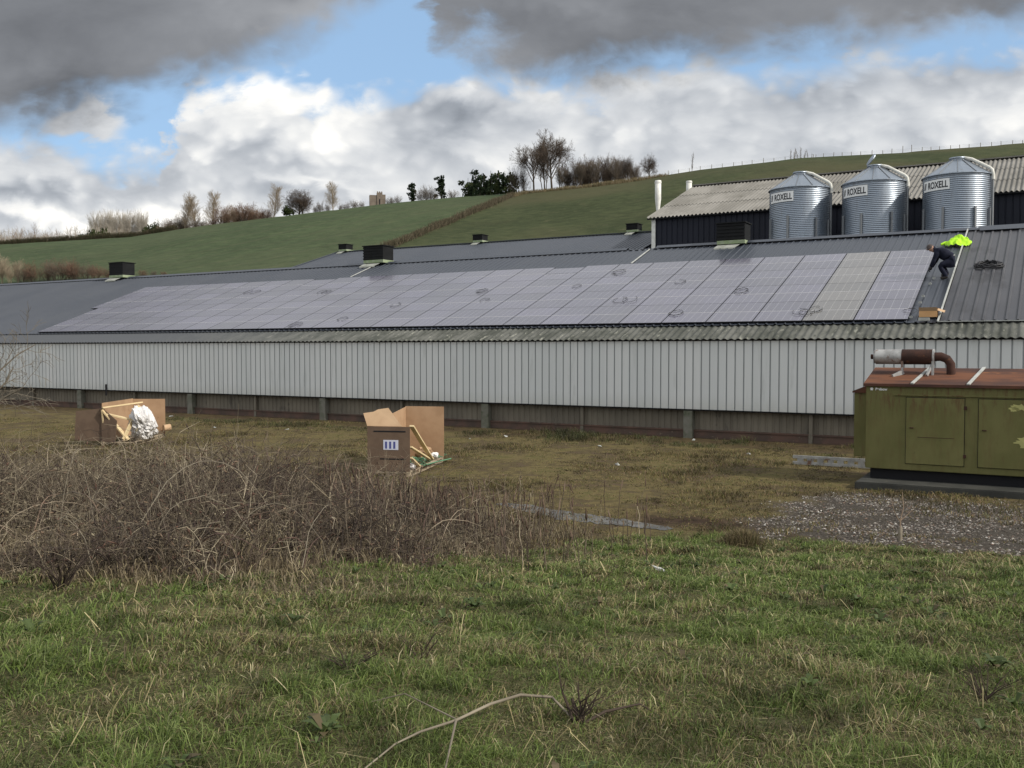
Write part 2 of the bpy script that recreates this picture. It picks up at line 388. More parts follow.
# ------------------------------------------------------------------ ground
def ground_masks(x, y):
    """bank (green grass), bramble, gravel, mud, yard patchiness, field side"""
    d = np.hypot(x, y)
    return d
def build_ground():
    # polar sheet: fine in front, coarse behind
    a_front = np.linspace(-R_(42), R_(42), 520)
    a_back = np.linspace(R_(42), 2 * math.pi - R_(42), 72)[1:-1]
    ang = np.concatenate([a_front, a_back])
    r = [0.4]
    while r[-1] < 5500: r.append(r[-1] * (1.013 if r[-1] < 40 else 1.02) + 0.004)
    r = np.array(r)
    A, Rr = np.meshgrid(ang, r)
    X = (np.sin(A) * Rr).ravel(); Y = (np.cos(A) * Rr).ravel()
    Z = zt(X, Y)
    na, nr = len(ang), len(r)
    i = np.arange(nr - 1)[:, None]; j = np.arange(na)[None, :]
    q = np.stack([i * na + j, i * na + (j + 1) % na, (i + 1) * na + (j + 1) % na, (i + 1) * na + j], -1).reshape(-1, 4)
    V = np.stack([X, Y, Z], 1)
    cen = np.arange(na); V = np.vstack([V, [[0, 0, float(zt(np.zeros(1), np.zeros(1))[0])]]])
    me_o = fast_mesh('ground', V, q, None, None, None, True)
    me = me_o.data
    # centre fan
    bm = bmesh.new(); bm.from_mesh(me); bm.verts.ensure_lookup_table(); c = bm.verts[len(V) - 1]
    for k in range(na): f = bm.faces.new((c, bm.verts[(k + 1) % na], bm.verts[k])); f.smooth = True
    bmesh.ops.recalc_face_normals(bm, faces=bm.faces); bm.to_mesh(me); bm.free()
    co = np.empty(len(me.vertices) * 3, np.float32); me.vertices.foreach_get('co', co); co = co.reshape(-1, 3)
    X, Y = co[:, 0].astype(float), co[:, 1].astype(float)
    bank, bram, grav, mud, field = region(X, Y)
    for nm, arr in (('bank', bank), ('bramble', bram), ('gravel', grav), ('mud', mud), ('field', field)):
        at = me.attributes.new(nm, 'FLOAT', 'POINT'); at.data.foreach_set('value', arr.astype(np.float32))
    def fn(t, b):
        p = pos(t)
        def att(n):
            a = t.n.new('ShaderNodeAttribute'); a.attribute_name = n; return a.outputs['Fac']
        n1 = t.noise(p, 0.55, 6, 0.6); n2 = t.noise(p, 3.2, 6, 0.65); n3 = t.noise(p, 22, 5, 0.7)
        # yard: moss, worn grass and bare earth
        yard = t.ramp(t.add(t.mul(n1, 0.55), t.mul(n2, 0.45)), [(0.30, (0.036, 0.027, 0.018)), (0.40, (0.088, 0.062, 0.040)), (0.47, (0.075, 0.060, 0.028)), (0.53, (0.125, 0.098, 0.044)), (0.60, (0.080, 0.074, 0.026)), (0.7, (0.120, 0.084, 0.052))])
        yard = t.mix(t.step(n3, 0.60, 0.74), yard, (0.15, 0.12, 0.08)); yard = t.mix(t.step(n3, 0.44, 0.28), yard, (0.028, 0.024, 0.014))
        n4 = t.noise(p, 70, 4, 0.75); soil = t.mix(n2, (0.034, 0.034, 0.015), (0.078, 0.080, 0.032)); soil = t.mix(t.step(n4, .50, .66), soil, (0.16, 0.135, 0.075)); soil = t.mix(t.step(n4, .46, .34), soil, (0.018, 0.018, 0.009))
        bsoil = t.mix(n3, (0.040, 0.030, 0.022), (0.095, 0.070, 0.048))
        gsoil = t.mix(t.step(n3, 0.4, 0.65), (0.034, 0.029, 0.023), (0.090, 0.080, 0.068))
        msoil = t.mix(t.step(n2, 0.35, 0.65), (0.022, 0.014, 0.009), (0.060, 0.039, 0.026))
        nf = t.noise(p, 0.035, 5, 0.6); nff = t.noise(t.scale(p, (0.5, 0.5, 0.5)), 0.9, 6, 0.65)
        nfs = t.noise(t.scale(p, (1.0, 1.0, 4.0)), 0.35, 8, 0.72)
        fmix = t.step(t.add(t.mul(nf, 0.35), t.mul(nfs, 0.65)), 0.38, 0.62)
        fl = t.mix(fmix, (0.036, 0.052, 0.024), (0.060, 0.082, 0.038))
        frr = t.mix(fmix, (0.028, 0.037, 0.015), (0.054, 0.064, 0.028))
        fa = att('field')
        px_, py_, pz_ = t.sep(p)
        tram = t.m('ABSOLUTE', t.sub(t.m('FRACT', t.m('DIVIDE', t.add(t.add(t.mul(px_, 0.86), t.mul(py_, -0.5)), t.mul(t.noise(p, 0.02, 2), 14.0)), 12.0)), 0.5))
        fl = t.mix(t.mul(t.step(tram, 0.10, 0.03), 0.28), fl, (0.075, 0.070, 0.045))
        tone = t.noise(p, 0.018, 3, 0.5)
        fl = t.mix(t.mul(t.step(tone, .45, .62), .5), fl, (0.062, 0.072, 0.038)); frr = t.mix(t.mul(t.step(tone, .42, .60), .6), frr, (0.066, 0.060, 0.031)); frr = t.mix(t.mul(t.step(t.noise(t.scale(p, (1, 1, 3)), .12, 5, .7), .55, .68), .5), frr, (.032, .036, .016)); nm = t.noise(t.scale(p, (1, 1, 2)), .22, 8, .78); fl = t.mix(t.mul(t.step(nm, .50, .66), .55), fl, (.030, .040, .018)); fl = t.mix(t.mul(t.step(nm, .46, .34), .5), fl, (.092, .100, .050)); frr = t.mix(t.mul(t.step(nm, .46, .32), .5), frr, (.088, .084, .045))
        fcol = t.mix(t.step(fa, 0.9, 1.1), fl, frr)
        c = t.mix(att('mud'), yard, msoil)
        c = t.mix(att('gravel'), c, gsoil)
        c = t.mix(att('bank'), c, soil)
        c = t.mix(att('bramble'), c, bsoil)
        c = t.mix(t.step(fa, 0.1, 0.4), c, fcol)
        t.l.new(c, b.inputs['Base Color'])
        bump(t, b, t.add(t.mul(n3, 0.6), n2), 0.7, 0.06)
    me.materials.append(mat('ground_cover', rough=0.95, spec=0.1, fn=fn))
    tag(me_o, 'rough grassy bank, worn yard and green hillside fields', 'ground', kind='structure')

# region masks, defined from boundary lines found on the ground itself
def boundary(pts):
    q = [hit(a, b) for a, b in pts]; q.sort(key=lambda v: v.x / v.y)
    return np.array([v.x / v.y for v in q]), np.array([v.y for v in q])
B_front = boundary([(-60, 590), (60, 582), (150, 585), (300, 578), (420, 568), (520, 556), (620, 540), (700, 536)])     # grass ends, brambles begin
B_grass = boundary([(560, 530), (640, 532), (720, 536), (800, 541), (900, 547), (1024, 556), (1090, 560)])       # grass ends, gravel begins
G_far = boundary([(748, 512), (760, 506), (800, 500), (850, 493), (1024, 505), (1090, 508)])
def region(x, y):
    ys = np.where(y > 0.5, y, 0.5); u = x / ys
    w = (fbm(x * 0.8, y * 0.8, 3) - 0.5) * 2.2
    yf = np.interp(u, B_front[0], B_front[1]); yg = np.interp(u, B_grass[0], B_grass[1])
    isl = 1 - sst(u, 0.10, 0.17)                        # brambles on the left
    yend = yf * isl + yg * (1 - isl)
    bank = 1 - sst(y + w * 0.5, yend - 0.5, yend + 0.5)
    bram = sst(y + w * 1.1 + (fbm(x * 2.6 + 5, y * 2.6, 2) - .5) * 1.6, yf - 0.9, yf + 1.1) * (1 - sst(y + w * 0.8, 16.0 - 3.0 * sst(u, -0.15, 0.1), 19.0 - 3.5 * sst(u, -0.15, 0.1))) * (1 - sst(u + w * 0.02, 0.06, 0.14))
    gf = np.interp(u, G_far[0], G_far[1])
    grav = sst(u + w * 0.03 + (fbm(x * 3, y * 3, 2) - .5) * .05, 0.235, 0.31) * sst(y + w * 0.5 + (fbm(x * 3 + 7, y * 3, 2) - .5) * 1.2, yg - 0.4, yg + 0.7) * (1 - sst(y + w * 0.7 + (fbm(x * 3, y * 3 + 9, 2) - .5) * 1.5, gf - 0.8, gf + 0.9))
    mud = sst(u, 0.10, 0.16) * (1 - sst(u, 0.26, 0.33)) * np.exp(-((y + w * 0.25 - (18.0 - (u - 0.13) * 9)) / 0.95) ** 2)
    mud = np.maximum(mud, sst(u, 0.16, 0.28) * np.exp(-((y - yg - 0.15 + w * 0.15) / 0.5) ** 2))
    P = x * EN.x + y * EN.y
    strip = sst(P, 29.8, 31.5) * (1 - sst(P, 33, 34))   # dirt along the shed foot
    mud = np.maximum(mud, strip * 0.55)
    far = sst(P, 60, 62)
    # field boundary: the diagonal hedge
    hx = np.interp(np.hypot(x, y), [h[0] for h in HEDGE_R], [h[1] for h in HEDGE_R])
    right = sst(u, hx - 0.004, hx + 0.004)
    field = far * (0.55 + 0.85 * right)
    return bank, bram, grav, mud, field
_hp = [hit_far(a, b) for a, b in ((384, 250), (400, 243), (430, 230), (460, 218), (490, 206), (512, 196))]
HEDGE_R = sorted([(math.hypot(v.x, v.y), v.x / v.y) for v in _hp])
build_ground()

# ------------------------------------------------------------------ blades and stems
def blades(name, x, y, h, w, lean, col, mt=None, zoff=-0.01, la=None):
    n = len(x); z = zt(x, y) + zoff
    a = rng.random(n) * 2 * math.pi
    la = rng.random(n) * 2 * math.pi if la is None else la
    wx, wy = np.cos(a) * w / 2, np.sin(a) * w / 2
    lx, ly = np.cos(la) * lean * h, np.sin(la) * lean * h
    V = np.empty((n, 5, 3))
    V[:, 0] = np.stack([x - wx, y - wy, z], 1); V[:, 1] = np.stack([x + wx, y + wy, z], 1)
    mx, my = x + lx * 0.35, y + ly * 0.35; mz = z + h * 0.62
    V[:, 2] = np.stack([mx - wx * .8, my - wy * .8, mz], 1); V[:, 3] = np.stack([mx + wx * .8, my + wy * .8, mz], 1)
    V[:, 4] = np.stack([x + lx, y + ly, z + h * np.clip(1.08 - 0.45 * lean, 0.15, 1)], 1)
    b = (np.arange(n) * 5)[:, None, None]
    T = (b + np.array([[0, 1, 2], [1, 3, 2], [2, 3, 4]])[None]).reshape(-1, 3)
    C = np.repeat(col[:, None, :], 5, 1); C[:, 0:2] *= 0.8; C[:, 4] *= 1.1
    return fast_mesh(name, V.reshape(-1, 3), T, C.reshape(-1, 3), mt or M_blade)
def stems_arrays(P, R, col):
    N, K, _ = P.shape
    d = P[:, -1] - P[:, 0]; d /= np.linalg.norm(d, axis=1, keepdims=True) + 1e-9
    ref = np.where(np.abs(d[:, 2:3]) > 0.8, np.array([[1.0, 0.13, 0]]), np.array([[0, 0.0, 1.0]]))
    a = np.cross(d, ref); a /= np.linalg.norm(a, axis=1, keepdims=True) + 1e-9
    b = np.cross(d, a)
    V = np.empty((N, K, 3, 3))
    for j in range(3):
        o = math.cos(2.094 * j) * a + math.sin(2.094 * j) * b
        V[:, :, j] = P + o[:, None, :] * R[:, :, None]
    base = (np.arange(N) * K * 3)[:, None, None, None]
    k = np.arange(K - 1)[None, :, None, None] * 3
    j = np.arange(3)[None, None, :, None]; j2 = (j + 1) % 3
    q = np.concatenate([base + k + j, base + k + j2, base + k + 3 + j2, base + k + 3 + j], -1).reshape(-1, 4)
    C = np.broadcast_to(col[:, None, None, :], (N, K, 3, 3)).reshape(-1, 3)
    return V.reshape(-1, 3), q, C
def stems(name, P, R, col, mt=None, parent=None):
    V, q, C = stems_arrays(P, R, col)
    return fast_mesh(name, V, q, C, mt or M_stem, parent, True)
def scatter(n, y0, y1, u0, u1, power=1.0):
    """points in a wedge of ground in front of the bank, evenly per area (power>1 pulls them nearer)"""
    q = rng.random(n) ** power
    y = np.sqrt(y0 ** 2 + q * (y1 ** 2 - y0 ** 2)); u = u0 + rng.random(n) * (u1 - u0)
    return u * y, y
def pal(n, cols, w):
    cols = np.array(cols); k = rng.choice(len(cols), n, p=np.array(w) / np.sum(w))
    return cols[k] * (0.75 + 0.5 * rng.random((n, 1)))

def build_grass():
    # tufts: each tuft is a bundle of blades
    nt = 51000
    x, y = scatter(nt, 2.4, 16.5, -0.70, 0.80, 1.5)
    bank, bram, grav, mud, field = region(x, y)
    cl0 = fbm(x * 2.4, y * 2.4, 2)
    uu = x / y; yfr = np.interp(uu, B_front[0], B_front[1]); edge_ = sst(y + (fbm(x * 1.3, y * 1.3 + 6, 3) - .5) * 4, yfr - 2.6, yfr + .4) * (1 - sst(uu, .02, .12))
    keep = rng.random(nt) < (1 - .6 * edge_) * np.clip(bank * (0.45 + 1.0 * sst(cl0, 0.3, 0.6)) + 0.18 * bram - grav - mud * 0.6, 0, 1)
    x, y = x[keep], y[keep]; nt = len(x)
    clump = fbm(x * 2.8, y * 2.8, 3); dry = fbm(x * 2.1 + 30, y * 2.1, 4) * 0.6 + fbm(x * 0.7 + 3, y * 0.7 + 70, 3) * 0.4; dark = fbm(x * 3.2 + 9, y * 3.2 + 4, 3)
    per = 10
    ta = rng.random(nt * per) * 2 * math.pi; tr = np.repeat(0.025 + 0.045 * rng.random(nt), per) * rng.random(nt * per) ** .5
    X = np.repeat(x, per) + np.cos(ta) * tr; Y = np.repeat(y, per) + np.sin(ta) * tr
    n = nt * per
    D = np.repeat(dry, per); K = np.repeat(clump, per); DK = np.repeat(dark, per)
    tuft = np.repeat(rng.random(nt), per)
    h = (0.022 + 0.062 * sst(K, 0.36, 0.70) + 0.042 * tuft ** 2) * (0.6 + 0.8 * rng.random(n))
    dist = np.hypot(X, Y)
    w = (0.0030 + 0.0026 * rng.random(n)) * np.clip(dist / 4.5, 0.9, 2.6)
    lean = 0.35 + 1.25 * rng.random(n) ** 1.1
    comb = np.repeat(rng.normal(0.6, 1.1, nt), per)
    la = np.where(rng.random(n) < 0.6, ta + rng.normal(0, .5, n), comb + rng.normal(0, .5, n))
    tint = np.repeat(0.72 + 0.56 * rng.random((nt, 1)), per, 0)
    green = pal(n, [(0.090, 0.132, 0.028), (0.132, 0.178, 0.044), (0.185, 0.225, 0.078), (0.055, 0.086, 0.020)], [4, 4, 3, 2])
    straw = pal(n, [(0.30, 0.26, 0.13), (0.19, 0.15, 0.080), (0.17, 0.165, 0.065), (0.42, 0.37, 0.23), (0.095, 0.070, 0.045)], [3, 3, 3, 1.2, 2.5])
    isd = rng.random(n) < np.clip(0.06 + 0.95 * sst(D, 0.46, 0.64), 0, 0.62)
    col = np.where(isd[:, None], straw, green) * tint
    col = col * (1 - 0.5 * sst(DK, 0.60, 0.72))[:, None]
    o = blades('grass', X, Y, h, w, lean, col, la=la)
    tag(o, 'damp green grass with straw coloured blades on the near bank', 'grass', kind='stuff')
    # short thatch and moss between the tufts
    n = 168000
    x, y = scatter(n, 2.4, 16.0, -0.70, 0.80, 1.7); b_ = region(x, y)[0]; k = rng.random(n) < b_; x, y = x[k], y[k]; n = len(x)
    o = blades('thatch', x, y, .018 + .035 * rng.random(n), (.0030 + .003 * rng.random(n)) * np.clip(np.hypot(x, y) / 4.5, .9, 2.6), .6 + 1.4 * rng.random(n),
               pal(n, [(.10, .125, .035), (.14, .15, .055), (.20, .165, .085), (.095, .07, .042), (.055, .075, .022)], [4.5, 3.5, 1.8, 1.4, 3]))
    tag(o, 'short mossy thatch between the grass tufts of the near bank', 'thatch', kind='stuff')
    # long dead blades lying about
    n = 3200
    x, y = scatter(n, 2.5, 15.5, -0.66, 0.66, 1.3)
    bank, bram, grav, mud, field = region(x, y); dn = fbm(x * 0.8 + 30, y * 0.8, 4)
    k = (rng.random(n) < bank * np.clip(0.25 + 1.5 * sst(dn, 0.45, 0.7), 0, 1)); x, y = x[k], y[k]; n = len(x)
    o = blades('dry_grass', x, y, 0.09 + 0.16 * rng.random(n), (0.003 + 0.003 * rng.random(n)) * np.clip(np.hypot(x, y) / 5, 0.9, 2.2), 0.9 + 0.9 * rng.random(n),
               pal(n, [(0.42, 0.36, 0.20), (0.30, 0.25, 0.13), (0.20, 0.15, 0.09)], [3, 4, 2]))
    tag(o, 'long straw blades lying over the near green bank', 'dry grass', kind='stuff')
    # thin worn grass and moss of the yard
    nt = 52000
    x, y = scatter(nt, 13.5, 44, -0.62, 0.62, 1.4)
    P = x * EN.x + y * EN.y; bank, bram, grav, mud, field = region(x, y)
    m = fbm(x * 0.45 + 3, y * 0.45 + 8, 4)
    k = (P < 32.6) & (rng.random(nt) < np.clip(sst(m, 0.30, 0.52) * 1.1 + 0.12 - grav * 0.9 - mud * 0.75 - bank, 0, 1)) & ~((x > 7.4) & (P > 23.0) & (P < 27.2) & (x * EX.x + y * EX.y > -4.6))
    x, y, m = x[k], y[k], m[k]; nt = len(x); per = 6
    X = np.repeat(x, per) + rng.normal(0, .06, nt * per); Y = np.repeat(y, per) + rng.normal(0, .06, nt * per); n = nt * per
    mm = np.repeat(m, per)
    P = X * EN.x + Y * EN.y; foot = sst(P, 27.5, 31) * sst(fbm(X * .5 + 4, Y * .5, 3), .35, .6)
    h = (0.03 + 0.07 * rng.random(n)) * (0.7 + 1.4 * sst(mm, 0.5, 0.75)) * (1 + 1.6 * foot)
    w = 0.008 + 0.010 * rng.random(n)
    col = pal(n, [(0.120, 0.104, 0.036), (0.080, 0.080, 0.026), (0.17, 0.135, 0.066), (0.125, 0.085, 0.050), (0.055, 0.060, 0.022)], [3, 2.5, 3, 4, 2])
    m2 = np.repeat(fbm(x * 1.6 + 20, y * 1.6 + 3, 3), per); col = col * (0.55 + 0.95 * sst(m2, .32, .66))[:, None] * (1 - .35 * foot)[:, None] * (np.array([[1, 1, 1]]) - foot[:, None] * np.array([[.25, 0, .1]]))
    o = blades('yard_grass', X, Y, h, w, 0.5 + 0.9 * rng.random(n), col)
    tag(o, 'sparse mossy olive grass worn into the shed yard', 'yard grass', kind='stuff')
build_grass()
def build_weeds():
    n = 420
    x, y = scatter(n, 2.6, 15, -0.64, 0.64, 1.3); k = rng.random(n) < region(x, y)[0] * sst(fbm(x * .9 + 8, y * .9, 2), .40, .55); x, y = x[k], y[k]; n = len(x); L = 9
    a = rng.random((n, L)) * 6.28; l = (0.035 + 0.06 * rng.random((n, 1))) * (.7 + .5 * rng.random((n, L))); up = .25 + .7 * rng.random((n, L))
    z = zt(x, y)[:, None]
    V = np.empty((n, L, 6, 3)); dx, dy = np.cos(a), np.sin(a)
    for i, (f, w, hh) in enumerate(((0, .08, 0), (0, -.08, 0), (.55, .22, .8), (.55, -.22, .8), (1, .02, .75), (1, -.02, .75))):
        V[:, :, i, 0] = x[:, None] + dx * l * f - dy * l * w; V[:, :, i, 1] = y[:, None] + dy * l * f + dx * l * w; V[:, :, i, 2] = z + .03 + l * up * hh
    q = (np.arange(n * L)[:, None, None] * 6 + np.array([[0, 1, 3, 2], [2, 3, 5, 4]])[None]).reshape(-1, 4)
    c = np.repeat(pal(n * L, [(.055, .080, .024), (.075, .105, .034), (.095, .075, .040)], [3, 3, 1]), 6, 0)
    o = fast_mesh('weeds', V.reshape(-1, 3), q, c, M_blade); tag(o, 'dark broad leaved weeds scattered through the near grass', 'weeds', kind='stuff')
build_weeds()

def bent_stems(x, y, h, lean, K=6, droop=0.5, z=None):
    n = len(x); z = zt(x, y) - 0.02 if z is None else z
    la = rng.random(n) * 2 * math.pi; t_ = np.linspace(0, 1, K)[None, :]
    bx = (np.cos(la) * lean * h)[:, None]; by = (np.sin(la) * lean * h)[:, None]
    P = np.empty((n, K, 3))
    wob = rng.normal(0, 1, (n, K, 2)) * (0.025 * h)[:, None, None]
    P[:, :, 0] = x[:, None] + bx * t_ ** 1.6 + wob[..., 0] * t_
    P[:, :, 1] = y[:, None] + by * t_ ** 1.6 + wob[..., 1] * t_
    P[:, :, 2] = z[:, None] + h[:, None] * (t_ * (1 + droop * lean[:, None] * 0.4) - droop * lean[:, None] * t_ ** 2.4)
    return P
BR = [(0.092, 0.074, 0.056), (0.132, 0.108, 0.080), (0.052, 0.042, 0.037), (0.20, 0.168, 0.118), (0.31, 0.265, 0.19), (0.072, 0.054, 0.045)]
def build_brambles():
    Vs, Qs, Cs = [], [], []; off = 0
    def push(P, R, c):
        nonlocal off
        V, q, C = stems_arrays(P, R, c); Vs.append(V); Qs.append(q + off); Cs.append(C); off += len(V)
    n = 30000
    x, y = scatter(n, 7.6, 19.5, -0.66, 0.19, 1.25)
    b = region(x, y)[1]; dens = fbm(x * 0.9 + 2, y * 0.9 + 1, 3)
    k = rng.random(n) < b * np.clip(0.22 + 1.4 * sst(dens, 0.36, 0.64), 0, 1); x, y, dens = x[k], y[k], dens[k]; n = len(x)
    u = x / y
    h = (0.20 + 0.62 * rng.random(n) ** 1.6) * (0.50 + 1.0 * sst(dens, 0.34, 0.66)) * (1.0 - 0.15 * sst(u, -0.1, 0.1))
    yf = np.interp(u, B_front[0], B_front[1]); h *= 0.35 + 0.65 * sst(y, yf - 0.3, yf + 1.4)
    lean = 0.12 + 0.9 * rng.random(n) ** 1.7
    lean *= 1.0 - 0.6 * sst(u, -0.05, 0.08)
    P = bent_stems(x, y, h, lean)
    r0 = 0.0026 + 0.0026 * rng.random(n)
    R = r0[:, None] * np.linspace(1.15, 0.55, 6)[None]
    patch = fbm(x * 0.6 + 11, y * 0.6 + 5, 3)
    c = np.where((rng.random(n) < 0.10 + 0.85 * sst(patch, 0.44, 0.58))[:, None], pal(n, BR, [4, 4, 4, 1, 0.3, 3]), pal(n, BR, [2, 4, 1, 4, 3, 1]))
    c = c * (np.where(rng.random(n) < .12, 1.35, .92))[:, None]
    push(P, R, c)
    # side twigs
    for rep in range(3):
        m = rng.random(n) < 0.75; idx = np.nonzero(m)[0]; kk = rng.integers(2, 6, len(idx))
        s0 = P[idx, kk]; L = (0.08 + 0.22 * rng.random(len(idx))) * (0.5 + h[idx])
        dv = rng.normal(0, 1, (len(idx), 3)); dv[:, 2] = np.abs(dv[:, 2]) * 0.8; dv /= np.linalg.norm(dv, axis=1, keepdims=True)
        mid = s0 + dv * L[:, None] * 0.5 + rng.normal(0, 0.012, s0.shape); end = s0 + dv * L[:, None]; end[:, 2] -= 0.02
        push(np.stack([s0, mid, end], 1), np.repeat((r0[idx] * 0.7)[:, None], 3, 1) * np.array([[1, .8, .5]]), c[idx] * 1.08)
    # withered leaves still hanging on the canes
    idx = rng.choice(n, 9000); kk = rng.integers(2, 6, 9000); s0 = P[idx, kk] + rng.normal(0, .015, (9000, 3)); dv = rng.normal(0, .018, (9000, 3))
    push(np.stack([s0, s0 + dv, s0 + dv * 2], 1), np.tile(np.array([[.001, .010, .001]]), (9000, 1)) * (.6 + .9 * rng.random((9000, 1))), pal(9000, [(.10, .06, .045), (.16, .115, .08), (.055, .040, .034), (.22, .19, .13)], [3, 3, 3, 1]))
    # thick old canes
    nb = 230; xb, yb = scatter(nb, 8.0, 17, -0.64, 0.0, 1.2); kb = rng.random(nb) < region(xb, yb)[1]; xb, yb = xb[kb], yb[kb]; nb = len(xb)
    Pb = bent_stems(xb, yb, .45 + .6 * rng.random(nb), .6 + .9 * rng.random(nb), K=8, droop=.9)
    push(Pb, (.0048 + .003 * rng.random(nb))[:, None] * np.linspace(1.1, .45, 8)[None], pal(nb, [(.27, .22, .16), (.17, .12, .09), (.36, .31, .23), (.10, .065, .055)], [3, 3, 1.5, 2]))
    # upright dock and nettle stalks thinning out to the right
    n = 700
    x, y = scatter(n, 11.0, 18.5, -0.2, 0.15, 1.0); b = region(x, y)[1]
    k = rng.random(n) < np.clip(b + 0.22, 0, 1); x, y = x[k], y[k]; n = len(x)
    h = 0.40 + 0.50 * rng.random(n)
    P = bent_stems(x, y, h, 0.05 + 0.22 * rng.random(n), droop=0.1)
    push(P, (0.0042 + 0.003 * rng.random(n))[:, None] * np.linspace(1.1, 0.8, 6)[None], pal(n, BR, [3, 3, 4, 1, 0.5, 4]))
    hd = P[:, 4:6]; top = np.stack([hd[:, 0], (hd[:, 0] + hd[:, 1]) / 2, hd[:, 1] + np.array([0, 0, .05])], 1)
    push(top, np.tile(np.array([[0.004, 0.014, 0.004]]), (n, 1)) * (0.6 + 0.8 * rng.random((n, 1))), pal(n, [(0.085, 0.058, 0.045), (0.13, 0.095, 0.070)], [1, 1]))
    o = fast_mesh('bramble_thicket', np.vstack(Vs), np.vstack(Qs), np.vstack(Cs), M_stem, None, True)
    tag(o, 'tangle of dead brown bramble and weed stems along the bank', 'brambles', kind='stuff')
    # dead tan grass between the stems
    n = 130000
    x, y = scatter(n, 7.4, 19.5, -0.66, 0.2, 1.3); b = region(x, y)[1]; dn = fbm(x * 1.1 + 40, y * 1.1, 3)
    uu = x / y; yfr = np.interp(uu, B_front[0], B_front[1]); b = np.maximum(b, .75 * sst(y + (fbm(x * 1.3, y * 1.3 + 6, 3) - .5) * 4, yfr - 2.6, yfr + .4) * (1 - sst(uu, .04, .13)) * (1 - sst(y, 15, 18)))
    k = rng.random(n) < np.clip(b, 0, 1) * np.clip(0.25 + 1.3 * sst(dn, 0.38, 0.62) + .5 * sst(y, 12.5, 15), 0, 1); x, y = x[k], y[k]; n = len(x); fr_ = sst(y, np.interp(x / y, B_front[0], B_front[1]) - .4, np.interp(x / y, B_front[0], B_front[1]) + 1.2)
    o = blades('withered_grass', x, y, (0.08 + 0.34 * rng.random(n) ** 1.5) * (.35 + .65 * fr_), 0.005 + 0.005 * rng.random(n), 0.3 + 0.9 * rng.random(n),
               pal(n, [(0.22, 0.18, 0.110), (0.15, 0.12, 0.078), (0.085, 0.066, 0.048), (0.32, 0.265, 0.165)], [4, 4, 3, 1.5]))
    tag(o, 'withered tan grass among the bramble stems', 'withered grass', kind='stuff')
build_brambles()

# gravel
def build_gravel():
    n = 54000
    x, y = scatter(n, 13.5, 23.5, 0.2, 0.76, 1.1); g = region(x, y)[2]
    k = rng.random(n) < g ** 1.4 * (0.1 + 1.2 * sst(fbm(x * 1.2, y * 1.2, 3), .3, .62)); x, y = x[k], y[k]; n = len(x)
    z = zt(x, y)
    t_ = np.array([[0, 0, 1], [1, 0, 0], [0, 1, 0], [-1, 0, 0], [0, -1, 0], [0, 0, -1]], float)
    f = np.array([[0, 1, 2], [0, 2, 3], [0, 3, 4], [0, 4, 1], [5, 2, 1], [5, 3, 2], [5, 4, 3], [5, 1, 4]])
    sz = 0.008 + 0.024 * rng.random(n) ** 2.6
    V = t_[None] * (0.6 + 0.7 * rng.random((n, 6, 1))) * sz[:, None, None] * np.array([1.15, 1, 0.62])
    a = rng.random(n) * 6.28; ca, sa = np.cos(a)[:, None], np.sin(a)[:, None]
    VX = V[..., 0] * ca - V[..., 1] * sa; VY = V[..., 0] * sa + V[..., 1] * ca
    V = np.stack([VX + x[:, None], VY + y[:, None], V[..., 2] + z[:, None] + sz[:, None] * 0.2], -1)
    T = (np.arange(n)[:, None, None] * 6 + f[None]).reshape(-1, 3)
    c = pal(n, [(0.25, 0.232, 0.205), (0.15, 0.132, 0.115), (0.090, 0.076, 0.064), (0.42, 0.40, 0.37), (0.15, 0.105, 0.08), (0.06, 0.052, 0.047)], [2.6, 5, 4, 0.7, 1.6, 2.5])
    o = fast_mesh('gravel', V.reshape(-1, 3), T, np.repeat(c, 6, 0), M_stone)
    tag(o, 'grey and white gravel spread in front of the slab', 'gravel', kind='stuff')
build_gravel()

# wet strip across the yard
def build_puddle():
    mw = mottled('wet_track', (0.06, 0.058, 0.054), (0.14, 0.135, 0.125), 2.0, 0.42, spec=0.45, c3=(0.045, 0.04, 0.03), s3=4, lo3=0.5, bmp=0.25)
    pts = [hit(a, b) for a, b in ((500, 503), (530, 508), (560, 514), (590, 518), (620, 522), (650, 526), (668, 529))]
    wd = [0.15, 0.35, 0.42, 0.40, 0.36, 0.32, 0.12]
    V = []; q = []
    rows = []
    for i in range(6):
        for k in range(8):
            f = k / 8; p = pts[i].lerp(pts[i + 1], f); w = wd[i] * (1 - f) + wd[i + 1] * f; rows.append((p, w))
    rows.append((pts[-1], wd[-1]))
    for i, (p, w) in enumerate(rows):
        w *= 0.75 + 0.5 * random.random()
        for j in range(9):
            y = p.y - 0.1 + (j / 8 - 0.5) * 2 * w; x = p.x + (j / 8 - .5) * 0.2; V.append((x, y, ztf(x, y) + 0.008))
    for i in range(len(rows) - 1):
        for j in range(8): q.append((i * 9 + j, i * 9 + j + 1, (i + 1) * 9 + j + 1, (i + 1) * 9 + j))
    o = fast_mesh('wet_track', np.array(V), np.array(q), None, mw, None, True)
    tag(o, 'pale wet rut crossing the yard by the weeds', 'track', kind='structure')
build_puddle()

